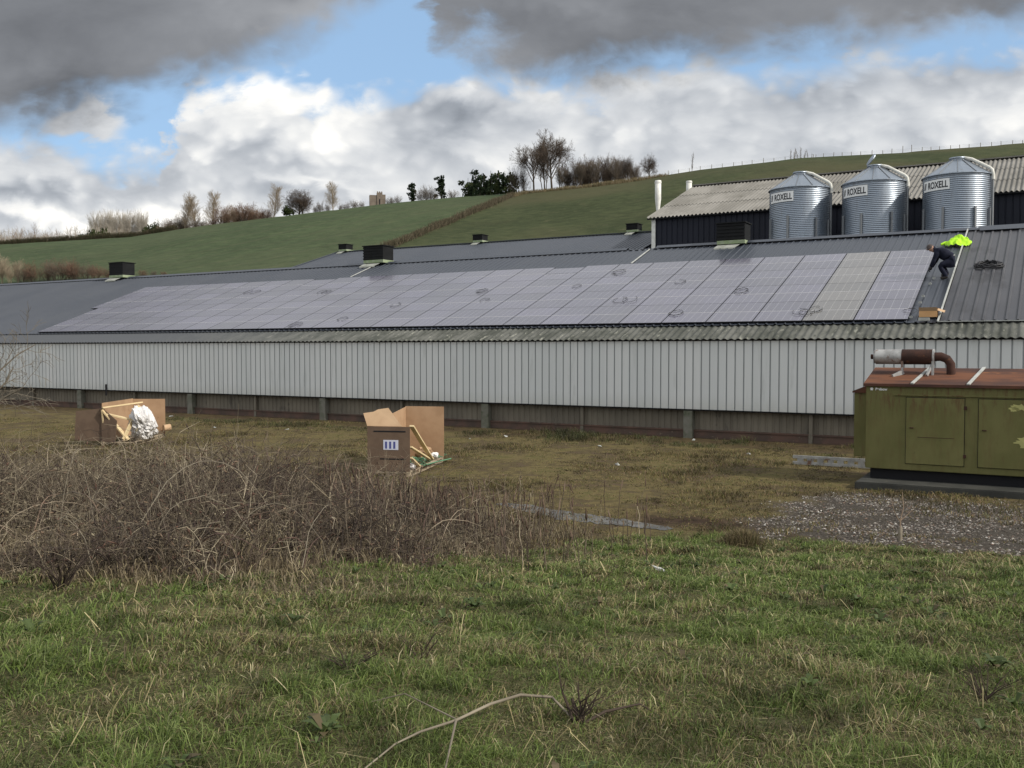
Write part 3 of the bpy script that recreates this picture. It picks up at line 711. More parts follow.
# ================================================================== the long shed
RZ = -TH
D = 33.0; TANP = 0.375; WR = 12.4; ZE = EYE + 0.41; SLP = math.atan(TANP)
S_L, S_R = -96.0, 13.0
def roofz(P): return ZE + TANP * (P - D)
def clad():
    def fn(t, b):
        v = objco(t); x, y, z = t.sep(v)
        wn = t.n.new('ShaderNodeTexWhiteNoise'); wn.noise_dimensions = '1D'; t.l.new(t.m('FLOOR', t.m('DIVIDE', x, 0.93)), wn.inputs['W'])
        n = t.noise(t.scale(v, (1, 1, .12)), 2.6, 6, .65); n2 = t.noise(t.scale(v, (1, 1, .5)), .35, 4, .6)
        c = t.mix(t.m('MULTIPLY_ADD', wn.outputs[0], .5, t.mul(n2, .5)), (0.54, 0.565, 0.565), (0.64, 0.65, 0.645))
        c = t.mix(t.mul(t.step(n, .55, .72), .40), c, (0.36, 0.38, 0.36))
        low = t.step(t.add(z, t.mul(n, .5)), 1.95, 1.15); c = t.mix(t.mul(low, .35), c, (0.30, 0.30, 0.25))
        t.l.new(c, b.inputs['Base Color'])
    return mat('white_cladding', (.55, .57, .57), .45, 0, .4, fn)
M_clad = clad()
M_clad_dk = mat('cladding_groove', (0.34, 0.36, 0.365), 0.6)
M_dado = mottled('brown_sheet', (0.13, 0.115, 0.09), (0.175, 0.155, 0.12), 0.8, 0.7, c3=(0.085, 0.075, 0.06), s3=2.0, lo3=0.58, bmp=0.1, stretch=(1, 1, 0.4))
M_plinth = mottled('red_brick_plinth', (0.12, 0.072, 0.055), (0.075, 0.055, 0.045), 1.5, 0.9, c3=(0.16, 0.12, 0.09), s3=6, lo3=0.6)
M_pier = mottled('concrete_pier', (0.17, 0.165, 0.14), (0.11, 0.115, 0.085), 2.0, 0.9, c3=(0.07, 0.08, 0.05), s3=4)
M_steel = mottled('slate_grey_sheet', (0.036, 0.043, 0.057), (0.046, 0.053, 0.067), 0.35, 0.48, spec=0.42, c3=(0.045, 0.05, 0.06), s3=1.5, lo3=0.6, bmp=0.0, stretch=(1, 0.3, 1))
M_steel2 = mottled('older_slate_sheet', (0.040, 0.041, 0.048), (0.060, 0.061, 0.068), 0.7, 0.5, spec=0.40, c3=(0.030, 0.030, 0.034), s3=0.8, lo3=0.55, bmp=0.0, stretch=(1, 0.35, 1))
M_cement = mottled('mossy_fibre_cement', (0.15, 0.155, 0.14), (0.085, 0.095, 0.075), 2.2, 0.9, spec=0.2, c3=(0.30, 0.30, 0.25), s3=3.0, lo3=0.60, bmp=0.5, stretch=(1, 0.5, 1))
def eave():
    def fn(t, b):
        v = objco(t); x, y, z = t.sep(v)
        n = t.noise(t.scale(v, (1, .35, 1)), 1.6, 6, .65); n2 = t.noise(t.scale(v, (2.2, .5, 1)), 3.0, 5, .65)
        c = t.mix(t.step(n, .36, .64), (0.058, 0.062, 0.053), (0.120, 0.122, 0.110)); c = t.mix(t.mul(t.step(n2, .58, .68), .8), c, (0.24, 0.24, 0.205)); c = t.mix(t.step(n2, .30, .42), (0.045, 0.048, 0.042), c)
        c = t.mix(t.step(t.add(x, t.mul(n, 6.0)), -40.0, -22.0), (0.075, 0.080, 0.088), c)
        t.l.new(c, b.inputs['Base Color']); bump(t, b, n2, .4, .02)
    return mat('weathered_eave_sheet', (.1, .1, .1), .9, 0, .2, fn)
M_eave = eave()
M_dark = mat('dark_gap', (0.012, 0.012, 0.014), 0.8, spec=0.2)
M_trim = mottled('weathered_white_trim', (0.42, 0.43, 0.41), (0.32, 0.33, 0.31), 3.0, 0.6, bmp=0.0)

def ribbed(mb, s0, s1, w0, w1, zoff, pitch=0.333, rib=0.035, wid=0.03, mi=0):
    """box-profile sheet lying on the roof slope; local coords s, P"""
    xs = []; s = s0
    while s < s1 - 1e-6:
        xs += [(s, 0), (s + pitch - 3 * wid, 0), (s + pitch - 2.2 * wid, rib), (s + pitch - 0.8 * wid, rib)]; s += pitch
    xs.append((s1 if s1 > xs[-1][0] else xs[-1][0] + 0.02, 0))
    vs = []
    for (x, h) in xs:
        for w in (w0, w1): vs.append((x, D + w, ZE + TANP * w + zoff + h))
    mb.add(vs, [(2 * i, 2 * i + 2, 2 * i + 3, 2 * i + 1) for i in range(len(xs) - 1)], mi)
def corrug(mb, s0, s1, w0, w1, zf, pitch, amp, mi=0, rows=1, per=6):
    n = int((s1 - s0) / pitch * per) + 1
    vs = []
    for i in range(n + 1):
        x = s0 + i * pitch / per; h = amp * math.cos(2 * math.pi * i / per)
        for k in range(rows + 1):
            w = w0 + (w1 - w0) * k / rows; vs.append((x, w, zf(w) + h))
    m = rows + 1
    mb.add(vs, [(i * m + k, (i + 1) * m + k, (i + 1) * m + k + 1, i * m + k + 1) for i in range(n) for k in range(rows)], mi, True)

shed = thing('poultry_shed', 'long low shed with white ribbed cladding and a dark slate grey roof carrying solar panels', 'shed', (0, 0, 0), RZ)
def build_shed():
    Zb, Zt = EYE - 2.185, ZE - 0.04
    m = MB()                                        # front cladding: flat pans with narrow grooves
    pitch = 0.31; n = int((S_R - S_L) / pitch)
    prof = []
    for i in range(n):
        s = S_L + i * pitch
        prof += [(s, D), (s + pitch - 0.050, D), (s + pitch - 0.040, D + 0.030), (s + pitch - 0.012, D + 0.030)]
    prof.append((S_L + n * pitch, D))
    vs = [(s, p, z) for s, p in prof for z in (Zb, Zt)]
    for i in range(len(prof) - 1):
        m.add(vs[2 * i:2 * i + 4], [(0, 2, 3, 1)], 1 if (i % 4) in (1, 2, 3) else 0)
    m.build('wall_cladding', [M_clad, M_clad_dk], shed, fix=False)
    m = MB(); m.box(S_L, S_R, D + 0.02, D + 0.09, Zb - 0.05, Zb - 0.003); m.build('cladding_rail', M_dark, shed)
    m = MB(); pitch = 0.25; n = int((S_R - S_L) / pitch)
    prof = []
    for i in range(n):
        s = S_L + i * pitch; prof += [(s, D + .33), (s + .13, D + .33), (s + .16, D + .36), (s + .22, D + .36)]
    prof.append((S_L + n * pitch, D + .33))
    vs = [(s, p, z) for s, p in prof for z in (0.30, Zb + 0.2)]
    m.add(vs, [(2 * i, 2 * i + 2, 2 * i + 3, 2 * i + 1) for i in range(len(prof) - 1)])
    m.build('lower_panel', M_dado, shed, fix=False)
    m = MB(); m.box(S_L, S_R, D + .22, D + .60, -0.4, 0.26); m.box(S_L, S_R, D + .18, D + .6, 0.262, 0.31); m.build('plinth', M_plinth, shed)
    m = MB(); m.box(S_L + .02, S_R - .02, D + .8, D + 2 * WR, -0.3, ZE - 0.3); m.build('inner_wall', M_dark, shed)
    k = 0; s = -11.6 + 8.7 * 2
    while s > S_L + 1:
        big = (k % 2 == 0); w = 0.17 if big else 0.07
        pm = MB(); pm.box(s - w, s + w, D + (.04 if big else .18), D + .32, -0.3, Zb - 0.06)
        pm.build('pier', M_pier if big else M_dado, shed, 0.01); s -= 4.35; k += 1
    # gable ends
    for s0, s1 in ((S_L - .1, S_L), (S_R, S_R + .1)):
        g = MB(); g.extr([(s0, D + .02, -.3), (s0, D + 2 * WR, -.3), (s0, D + 2 * WR, ZE - .1), (s0, D + WR, ZE + TANP * WR - .1), (s0, D + .02, ZE - .1)], (s1 - s0, 0, 0)); g.build('gable_wall', M_clad, shed)
    # roof
    m = MB(); ribbed(m, -33.0, -3.42, 1.10, WR, 0.05); ribbed(m, S_L - .2, -33.0, 1.10, WR, 0.05)
    m.build('roof_sheet', M_steel, shed, fix=False)
    m = MB(); ribbed(m, -3.34, S_R + .2, 1.12, WR - 0.15, 0.075, 0.333, 0.045, 0.035)
    m.build('roof_sheet', M_steel2, shed, fix=False)
    m = MB(); m.add([(S_L - .2, D + WR, ZE + TANP * WR + .05), (S_R + .2, D + WR, ZE + TANP * WR + .05), (S_R + .2, D + 2 * WR + .1, ZE), (S_L - .2, D + 2 * WR + .1, ZE)], [(0, 1, 2, 3)])
    m.build('rear_roof_sheet', M_steel, shed, fix=False)
    m = MB(); corrug(m, S_L - .2, S_R + .2, D - 0.16, D + 1.35, roofz, 0.25, 0.026, rows=4)
    m.build('eave_sheet', M_eave, shed, fix=False)
    m = MB(); m.box(S_L, S_R, D - 0.02, D + 0.10, ZE - 0.12, ZE - 0.055); m.build('eave_filler', M_dark, shed)
    # ridge caps; dark blocks stand in for shade in the open rib ends
    zr = ZE + TANP * WR
    m = MB()
    for a, b, dz in ((S_L - .2, -19.2, 0.0), (-19.2, -17.6, -0.10), (-17.6, -2.9, 0.03), (-1.2, S_R + .2, -0.04)):
        m.add([(a, D + WR - .28, zr - .28 * TANP + .115 + dz), (b, D + WR - .28, zr - .28 * TANP + .115 + dz), (b, D + WR, zr + .15 + dz), (a, D + WR, zr + .15 + dz), (b, D + WR + .28, zr - .28 * TANP + .115 + dz), (a, D + WR + .28, zr - .28 * TANP + .115 + dz)], [(0, 1, 2, 3), (3, 2, 4, 5)])
    m.add([(-2.9, D + WR - .55, zr - .55 * TANP + .18), (-1.2, D + WR - .55, zr - .55 * TANP + .18), (-1.2, D + WR, zr + .22), (-2.9, D + WR, zr + .22), (-1.2, D + WR + .5, zr - .02), (-2.9, D + WR + .5, zr - .02)], [(0, 1, 2, 3), (3, 2, 4, 5)])
    m.build('ridge_cap', M_steel, shed, fix=False)
    m = MB(); s = S_L
    while s < S_R:
        m.box(s, s + 0.2, D + WR - .275, D + WR - .20, zr - .28 * TANP + .02, zr - .28 * TANP + .108); s += .333
    m.build('ridge_gap_shade', M_dark, shed)
    # pale verge flashing between the two roof coverings, and the flashing under the older sheets
    m = MB(); m.bar((-3.38, D + .95, ZE + TANP * .95 + .14), (-3.38, D + WR + .05, ZE + TANP * (WR + .05) + .14), 0.055, 0.05); m.build('verge_flashing', M_trim, shed, 0.004)
    m = MB(); m.bar((-3.4, D + 1.09, ZE + TANP * 1.09 + .09), (S_R, D + 1.09, ZE + TANP * 1.09 + .09), 0.035, 0.03); m.build('sheet_edge', M_trim, shed)
    for sj in (-17.9, -35.3):
        m = MB(); m.bar((sj, D + 9.7, roofz(D + 9.7) + .1), (sj, D + WR - .3, roofz(D + WR - .3) + .1), 0.06, 0.03); m.build('sheet_joint', M_trim, shed)
    m = MB(); m.tube([(-44.0, D - .04, Zb - .3), (-44.0, D - .04, Zb + .3)], .05, 8); m.build('drain_pipe', M_dark, shed)
build_shed()

# ------------------------------------------------------------------ solar panels
def panel_mat(name, cell, line):
    def fn(t, b):
        v = objco(t); x, y, z = t.sep(v)
        def lines(c, pitch, wdt):
            f = t.m('ABSOLUTE', t.sub(t.m('FRACT', t.m('DIVIDE', c, pitch)), 0.5)); return t.m('LESS_THAN', f, wdt / pitch / 2)
        oi = t.n.new('ShaderNodeObjectInfo'); rnd = oi.outputs['Random']
        l1 = lines(x, 0.292, 0.014); l2 = lines(y, 0.185, 0.007)
        li = t.m('MAXIMUM', l1, t.mul(l2, 0.35))
        p = pos(t)
        dirt = t.noise(t.scale(p, (1, 1, 1)), 0.8, 5, 0.6)
        base = t.mix(rnd, cell, tuple(c * 1.7 for c in cell))
        base = t.mix(t.mul(t.step(dirt, 0.35, 0.75), 0.35), base, (0.10, 0.10, 0.105))
        c = t.mix(t.mul(li, 0.55), base, line)
        t.l.new(c, b.inputs['Base Color'])
        t.l.new(t.m('MULTIPLY_ADD', dirt, 0.22, 0.16), b.inputs['Roughness'])
        b.inputs['Coat Weight'].default_value = 0.35; b.inputs['Coat Roughness'].default_value = 0.10
    return mat(name, cell, 0.25, 0, 0.7, fn)
M_pv = panel_mat('solar_glass', (0.052, 0.048, 0.072), (0.36, 0.36, 0.39))
M_pvb = panel_mat('brown_tinted_solar_glass', (0.068, 0.062, 0.056), (0.36, 0.35, 0.32))
M_pvf = mat('black_panel_frame', (0.018, 0.018, 0.022), 0.5, spec=0.3)
M_pvs = mat('silver_panel_edge', (0.62, 0.62, 0.64), 0.4, spec=0.5)
CW, RH = 1.755, 1.10
def panel_mesh(bright, glass):
    m = MB(); w, h, T = CW - .028, RH - .006, .035
    m.box(0, w, 0, h, -T, -0.001, 0)
    f = .007
    m.add([(f, f, .001), (w - f, f, .001), (w - f, h - f, .001), (f, h - f, .001)], [(0, 1, 2, 3)], 1)
    e = .019 if bright else .006
    m.add([(0, 0, .002), (w, 0, .002), (w, e, .002), (0, e, .002)], [(0, 1, 2, 3)], 2 if bright else 0)
    me = m.mesh('solar_panel')
    for mm in (M_pvf, glass, M_pvs): me.materials.append(mm)
    return me
PM = {(b, g): panel_mesh(b, M_pvb if g else M_pv) for b in (0, 1) for g in (0, 1)}
def build_panels():
    s0 = -4.30; w0 = 1.18; ncol = 27
    rot = Matrix.Rotation(RZ, 4, 'Z') @ Matrix.Rotation(SLP, 4, 'X')
    for c in range(ncol + 1):
        for r in range(8):
            shift = 0.0
            if c == ncol and r < 4: continue   # left end: the upper rows run a narrow panel further
            sx = .42 if c == ncol else 1.0
            s = s0 - c * CW - CW * sx; wv = w0 + r * RH * math.cos(SLP)
            if r == 7 and c in (9, 18): wv -= 0.22
            loc = EX * s + EN * (D + wv); loc.z = roofz(D + wv) + 0.155
            brown = (c == 1)
            o = bpy.data.objects.new('solar_panel', PM[(r % 2 if c < 30 else 0, int(brown))]); COL.objects.link(o)
            o.matrix_world = Matrix.Translation(loc) @ rot @ Matrix.Diagonal((sx, 1, 1, 1))
            if brown: tag(o, 'brown tinted solar panel in the dull column second from the right', 'solar panel', 'brown tinted solar panels')
            else: tag(o, 'grey solar panel laid flush in the big array on the shed roof', 'solar panel', 'grey solar panels of the array')
build_panels()
M_cable = mat('black_cable', (0.015, 0.015, 0.018), 0.6)
def cable(px, py, w=0.5, squash=0.6):
    p = on_roof(px, py, 0.18)
    m = MB()
    for k in range(2 if w > .5 else 1):
        pts = []; ph = random.random() * 6; ox = (random.random() - .5) * w * 1.1
        for i in range(19):
            a = ph + i / 18 * 2 * math.pi * (0.75 + .2 * random.random()); x = ox + math.cos(a) * w * .5; y = math.sin(a) * w * squash * (.8 + .3 * random.random()); pts.append((x, y, y * TANP + .012 * k + .01))
        m.tube(pts, .0075, 5)
    o = m.build('cable_loop', M_cable); o.location = p; o.rotation_euler = (0, 0, RZ)
    tag(o, 'small black loop of cable lying loose on the solar panels', 'cable', 'cable loops on the panels')
def on_roof(px, py, off=0.1):
    d = ray(px, py); dn = d.dot(EN)
    # EYE + k dz = ZE + TANP (k dn - D) + off
    k = (ZE - TANP * D + off - EYE) / (d.z - TANP * dn); return Vector((0, 0, EYE)) + d * k
for a in ((806, 312), (820, 309), (909, 311), (675, 282), (735, 291), (682, 313), (579, 286), (484, 291), (483, 300), (397, 305), (345, 319), (293, 325), (624, 300), (252, 292), (326, 292), (620, 272)):
    cable(*a, w=0.42 + .2 * random.random())

# ------------------------------------------------------------------ ridge vents
M_louv = mottled('black_louvre', (0.006, 0.0065, 0.007), (0.010, 0.011, 0.012), 3, 0.7, spec=.2, bmp=0)
M_flash = mottled('pale_flashing', (0.33, 0.34, 0.31), (0.24, 0.25, 0.22), 3, 0.7, c3=(0.17, 0.20, 0.14), s3=3)
M_lime = mottled('algae_green_band', (0.20, 0.26, 0.14), (0.27, 0.31, 0.22), 3, 0.7)
def vent(p, w, h, label, group=None, step=True):
    r = thing('roof_vent', label, 'roof vent', p, RZ, group)
    m = MB(); m.box(-w / 2, w / 2, -.5, .5, .12, .12 + h)
    for k in range(5):
        z = .16 + k * h / 5; m.box(-w / 2 - .02, w / 2 + .02, -.53, -.49, z, z + h / 5 * .55)
    m.build('louvre_box', M_louv, r)
    m = MB(); m.box(-w / 2 - .06, w / 2 + .06, -.58, .58, .12 + h, .17 + h); m.build('cap', M_louv, r)
    m = MB(); m.box(-w / 2 + .02, w / 2 + .03, -.54, .54, -.05, .12); m.build('upstand', M_lime, r)
    if step:
        m = MB(); m.add([(-w / 2 - .05, -.85, -.26), (w / 2 - .35, -.85, -.26), (w / 2 - .2, -.5, -.08), (-w / 2 + .05, -.5, -.08)], [(0, 1, 2, 3)]); m.add([(-w / 2 - .05, -.85, -.26), (w / 2 - .35, -.85, -.26), (w / 2 - .35, -.87, -.34), (-w / 2 - .05, -.87, -.34)], [(0, 3, 2, 1)]); m.build('apron', M_flash, r, fix=False)
    return r
zr = ZE + TANP * WR
for px, lab in ((123.5, 'black louvred roof vent at the far left end of the shed ridge'), (379, 'black louvred roof vent on the shed ridge above the middle of the array'), (732.5, 'black louvred roof vent on the shed ridge in front of the navy barn')):
    u = (px - 512) / F; s = (math.cos(TH) * u - math.sin(TH)) / (math.cos(TH) + math.sin(TH) * u) * (D + WR)
    vent(sp(s, D + WR, zr + (.05 if px > 700 else .12)), 1.46 if px < 700 else 1.36, 0.88 if px < 200 else 0.82, lab)

# ================================================================== second shed behind
P2, H2, T2 = 75.0, 13.07, 0.31
shed2 = thing('far_shed', 'second long shed with plain slate grey roof behind the solar panel shed', 'shed', (0, 0, 0), RZ)
def build_shed2():
    a, b = -63.6, -27.6; w = 11.0
    m = MB()
    n = int((b - a) / .333)
    for sgn in (1,):
        prof = []
        for i in range(n): s = a + i * .333; prof += [(s, 0), (s + .24, 0), (s + .26, .035), (s + .31, .035)]
        prof.append((b, 0))
        vs = []
        for (x, h) in prof: vs += [(x, P2 - w, H2 - T2 * w + h), (x, P2, H2 + h)]
        m.add(vs, [(2 * i, 2 * i + 2, 2 * i + 3, 2 * i + 1) for i in range(len(prof) - 1)])
    m.add([(a, P2, H2), (b, P2, H2), (b, P2 + w, H2 - T2 * w), (a, P2 + w, H2 - T2 * w)], [(0, 1, 2, 3)])
    m.build('roof', M_steel, shed2, fix=False)
    m = MB(); m.extr([(a + .2, P2 - w + .4, 5.5), (a + .2, P2 + w - .4, 5.5), (a + .2, P2 + w - .4, H2 - T2 * w - .1), (a + .2, P2, H2 - .15), (a + .2, P2 - w + .4, H2 - T2 * w - .1)], (b - a - .4, 0, 0)); m.build('wall', M_clad, shed2)
    m = MB(); m.bar((a, P2 - w, H2 - T2 * w + .06), (a, P2, H2 + .06), .14, .08); m.bar((a, P2, H2 + .06), (a, P2 + w, H2 - T2 * w + .06), .14, .08); m.build('verge_trim', M_steel, shed2)
    m = MB(); m.bar((a, P2, H2 + .06), (b, P2, H2 + .06), .4, .06); m.build('ridge_cap', M_steel, shed2)
    for px, lab in ((346.5, 'small black roof vent at the left of the far shed ridge'), (480.5, 'small black roof vent at the middle of the far shed ridge'), (633.5, 'small black roof vent on the far shed ridge beside the navy barn')):
        u = (px - 512) / F; s = (math.cos(TH) * u - math.sin(TH)) / (math.cos(TH) + math.sin(TH) * u) * P2
        vent(sp(s, P2, H2 + .1), 1.0, 0.5, lab)
build_shed2()

# ================================================================== navy barn
PB, PR = 66.0, 76.0
hB, hR = 9.72 + EYE, 13.45 + EYE; SB0, SB1 = -26.3, 26.0
M_navy = mottled('navy_sheet', (0.008, 0.010, 0.018), (0.012, 0.014, 0.024), 0.6, 0.6, spec=0.25, bmp=0)
M_asb = mottled('pale_fibre_cement', (0.22, 0.212, 0.195), (0.16, 0.154, 0.14), 0.6, 0.9, spec=0.15, c3=(0.12, 0.115, 0.10), s3=1.2, lo3=0.60, bmp=0.2, stretch=(1, .35, 1))
M_asbd = mottled('dark_fibre_cement', (0.14, 0.135, 0.115), (0.11, 0.105, 0.09), 0.8, 0.9, bmp=0.2)
M_white = mottled('white_paint', (0.72, 0.72, 0.68), (0.60, 0.60, 0.56), 2.5, 0.5, bmp=0)
def build_barn():
    barn = thing('barn', 'navy walled barn with pale corrugated roof behind the silos', 'barn', (0, 0, 0), RZ)
    sl = (hR - hB) / (PR - PB); zf = lambda P: hB + sl * (P - PB)
    m = MB()
    # three courses of sheets, each lapping the one below
    for k in range(3):
        a = PB - .35 + k * 3.45; b = min(a + 3.65, PR)
        corrug(m, SB0, SB1, a, b, lambda P, k=k: zf(P) + .02 + (.03 * (b - P) / 3.6), 0.29, 0.055, rows=1, per=6)
    m.build('roof', M_asb, barn, fix=False)
    m = MB(); corrug(m, -16.6, -12.9, PB + 3.2, PB + 6.6, lambda P: zf(P) + .08, 0.29, 0.055); m.build('roof_patch', M_asbd, barn, fix=False)
    m = MB(); m.add([(SB0, PR, hR + .06), (SB1, PR, hR + .06), (SB1, PR + 10, hB), (SB0, PR + 10, hB)], [(0, 1, 2, 3)]); m.build('rear_roof', M_asb, barn, fix=False)
    m = MB(); m.bar((SB0, PR, hR + .10), (SB1, PR, hR + .10), .5, .08); m.build('ridge_cap', M_asb, barn)
    m = MB(); n = int((SB1 - SB0 - .6) / .4); prof = []
    for i in range(n): s = SB0 + .3 + i * .4; prof += [(s, PB), (s + .3, PB), (s + .33, PB + .04), (s + .37, PB + .04)]
    vs = [(s, p, z) for s, p in prof for z in (5.6, hB - .05)]
    m.add(vs, [(2 * i, 2 * i + 2, 2 * i + 3, 2 * i + 1) for i in range(len(prof) - 1)]); m.build('wall', M_navy, barn, fix=False)
    for s in (SB0 + .3, SB1 - .2):
        m = MB(); m.extr([(s, PB + .01, 5.6), (s, PR + 9.8, 5.6), (s, PR + 9.8, hB - .1), (s, PR, hR - .12), (s, PB + .01, hB - .1)], (.08, 0, 0)); m.build('gable_wall', M_navy, barn)
    m = MB(); m.box(SB0 + .26, SB0 + .56, PB - .06, PB + .02, 5.6, hB - .1); m.build('corner_trim', M_white, barn, .01)
    m = MB(); m.box(SB0, SB1, PB - .3, PB - .16, hB - .20, hB - .11); m.build('gutter', M_dark, barn)
    # flues
    def flue(px, ytop, ybase, P, r, label, flare):
        pt, pb = atP(px, ytop, P), atP(px, ybase, P)
        f = thing('flue_pipe', label, 'flue', (pb.x, pb.y, pb.z - 1.5))
        H = pt.z - pb.z + 1.5
        m = MB(); m.lathe([(r * flare, 0), (r * flare, .6), (r, H * .55), (r, H - .02), (r * .85, H)], 16); m.build('pipe', M_white, f)
        m = MB(); m.lathe([(r * 1.12, H * .93), (r * 1.12, H * .97)], 16); m.lathe([(0, H + .05), (r * 1.05, H), (r * .8, H - .05)], 16); m.build('cowl', M_white, f)
    flue(658, 180.5, 204, 79, 0.27, 'tall white tapering flue standing beside the left verge of the barn', .45)
    flue(689, 181, 190, 77, 0.24, 'short white flue just above the barn ridge', 1.0)
build_barn()

# ================================================================== silos
def galv():
    def fn(t, b):
        v = objco(t); x, y, z = t.sep(v)
        n = t.noise(t.scale(v, (1.2, 1.2, .5)), 1.4, 6, .65)
        n2 = t.noise(t.scale(v, (3, 3, .3)), 2.0, 4, .6)
        c = t.mix(n, (0.22, 0.26, 0.31), (0.38, 0.42, 0.47)); c = t.mix(t.step(n2, .58, .75), c, (0.24, 0.25, 0.26))
        t.l.new(c, b.inputs['Base Color']); t.l.new(t.m('MULTIPLY_ADD', n, .25, .28), b.inputs['Roughness'])
    return mat('galvanised_steel', (.4, .42, .45), .35, .85, .5, fn)
M_galv = galv()
M_seam = mat('silo_seam', (.20, .21, .22), .5, .6)
M_sign = mat('white_sign', (.78, .79, .78), .5)
M_ink = mat('black_lettering', (.012, .014, .02), .5)
M_pipew = mottled('white_plastic_pipe', (.66, .65, .60), (.52, .52, .47), 3, .5, bmp=0)
def text_mesh(body, size, bold=0.0):
    cu = bpy.data.curves.new('lettering', 'FONT'); cu.body = body; cu.size = size; cu.offset = bold; cu.align_x = 'LEFT'
    o = bpy.data.objects.new('tmp', cu); COL.objects.link(o)
    dg = bpy.context.evaluated_depsgraph_get(); me = bpy.data.meshes.new_from_object(o.evaluated_get(dg))
    bpy.data.objects.remove(o); bpy.data.curves.remove(cu)
    return me
def build_silo(s, label, lid_open):
    r = 1.87; Z0 = 6.0; ztop = EYE + 10.12 - Z0; P = 61.9
    base = sp(s, P, Z0)
    si = thing('feed_silo', label, 'silo', base, 0.0, 'galvanised feed silos')
    prof = []; z = 0.0
    n = int(ztop / .112)
    for i in range(n * 4 + 1): prof.append((r + .020 * math.cos(2 * math.pi * i / 4), ztop * i / (n * 4)))
    m = MB(); m.lathe(prof, 64); m.build('cylinder', M_galv, si, fix=False)
    m = MB(); zc = ztop
    prof = [(r + .10, zc - .03), (r + .10, zc + .01), (.42, zc + 1.0), (.42, zc + 1.10)]
    m.lathe(prof, 24, smooth=False); m.build('cone_roof', M_galv, si, fix=False)
    m = MB()
    for k in range(12):
        a = k / 12 * 2 * math.pi + .1; m.bar((math.cos(a) * (r + .08), math.sin(a) * (r + .08), zc + .03), (math.cos(a) * .45, math.sin(a) * .45, zc + 1.01), .03, .035)
    m.build('roof_rib', M_seam, si)
    m = MB(); m.lathe([(.0, zc + 1.22), (.46, zc + 1.16), (.46, zc + 1.06), (.40, zc + 1.06)], 20)
    if lid_open:
        q = MB(); q.lathe([(.40, 0), (.40, .05), (0, .10)], 20)
        M4 = Matrix.Translation((-.42, 0, zc + 1.16)) @ Matrix.Rotation(R_(-58), 4, 'Y') @ Matrix.Translation((.40, 0, 0))
        m.add([M4 @ Vector(v) for v in q.v], q.f)
    m.build('lid', M_galv, si, fix=False)
    # direction to the camera from the silo
    ac = math.atan2(-base.y, -base.x)
    def cyl(a, rr): return (math.cos(a) * rr, math.sin(a) * rr)
    ap = ac + R_(70)
    ex, ey = cyl(ap, 1)
    pm = MB(); pm.tube([(ex * .35, ey * .35, zc + 1.12), (ex * .8, ey * .8, zc + .98), (ex * (r - .05), ey * (r - .05), zc + .34), (ex * (r + .08), ey * (r + .08), zc + .20), (ex * (r + .14), ey * (r + .14), zc - .1), (ex * (r + .14), ey * (r + .14), zc - .35)], .095, 12)
    pm.build('filler_pipe', M_pipew, si)
    pm = MB(); pm.tube([(ex * (r + .12), ey * (r + .12), zc - .352), (ex * (r + .12), ey * (r + .12), 0)], .07, 12); pm.build('down_pipe', M_seam, si)
    # sign wrapped round the left of the cylinder
    a0, a1 = ac - R_(67), ac - R_(12); zs1 = zc - .28; zs0 = zs1 - .62; rr = r + .045
    k = 14; m = MB(); vs = []
    for i in range(k + 1):
        a = a0 + (a1 - a0) * i / k; x, y = cyl(a, rr); x2, y2 = cyl(a, rr - .02); vs += [(x, y, zs0), (x, y, zs1), (x2, y2, zs1), (x2, y2, zs0)]
    fs = []
    for i in range(k):
        o = i * 4; fs += [(o, o + 4, o + 5, o + 1), (o + 1, o + 5, o + 6, o + 2), (o + 2, o + 6, o + 7, o + 3), (o + 3, o + 7, o + 4, o)]
    fs += [(0, 1, 2, 3), (k * 4 + 3, k * 4 + 2, k * 4 + 1, k * 4)]
    m.add(vs, fs); sg = m.build('sign_board', M_sign, si)
    wid = rr * (a1 - a0)
    me = text_mesh('ROXELL', 0.44, 0.010)
    co = [v.co.copy() for v in me.vertices]; x0 = min(c.x for c in co); x1 = max(c.x for c in co); y0 = min(c.y for c in co); y1 = max(c.y for c in co)
    fx = (wid * .70) / (x1 - x0); fy = .40 / (y1 - y0)
    for v in me.vertices:
        xx = (v.co.x - x0) * fx + wid * .26; zz = zs0 + .11 + (v.co.y - y0) * fy; a = a0 + xx / rr; x, y = cyl(a, rr + .012); v.co = (x, y, zz)
    link('lettering', me, sg, [M_ink])
    m = MB()
    for q in range(2):       # slanted strokes before the letters
        pts = []
        for (xx, zz) in ((.08 + q * .10, .12), (.13 + q * .10, .12), (.20 + q * .10, .50), (.15 + q * .10, .50)):
            x, y = cyl(a0 + xx / rr, rr + .012); pts.append((x, y, zs0 + zz))
        m.add(pts, [(0, 1, 2, 3)])
    m.build('emblem', M_ink, sg, fix=False)
    # stiffener posts whose heads show above the ridge
    for off in (-66, -22, 30, 62):
        a = ac + R_(off); x, y = cyl(a, r + .09); m = MB(); m.box(-.05, .05, -.05, .05, 0, 5.35 + .25 * random.random(), M=Matrix.Translation((x, y, 0)) @ Matrix.Rotation(a, 4, 'Z')); m.build('post', M_seam, si)
build_silo(-14.36, 'galvanised feed silo nearest the left end of the barn', False)
build_silo(-9.86, 'galvanised feed silo in the middle with its lid tipped open', True)
build_silo(-5.24, 'galvanised feed silo furthest right and tallest looking in the photo', False)

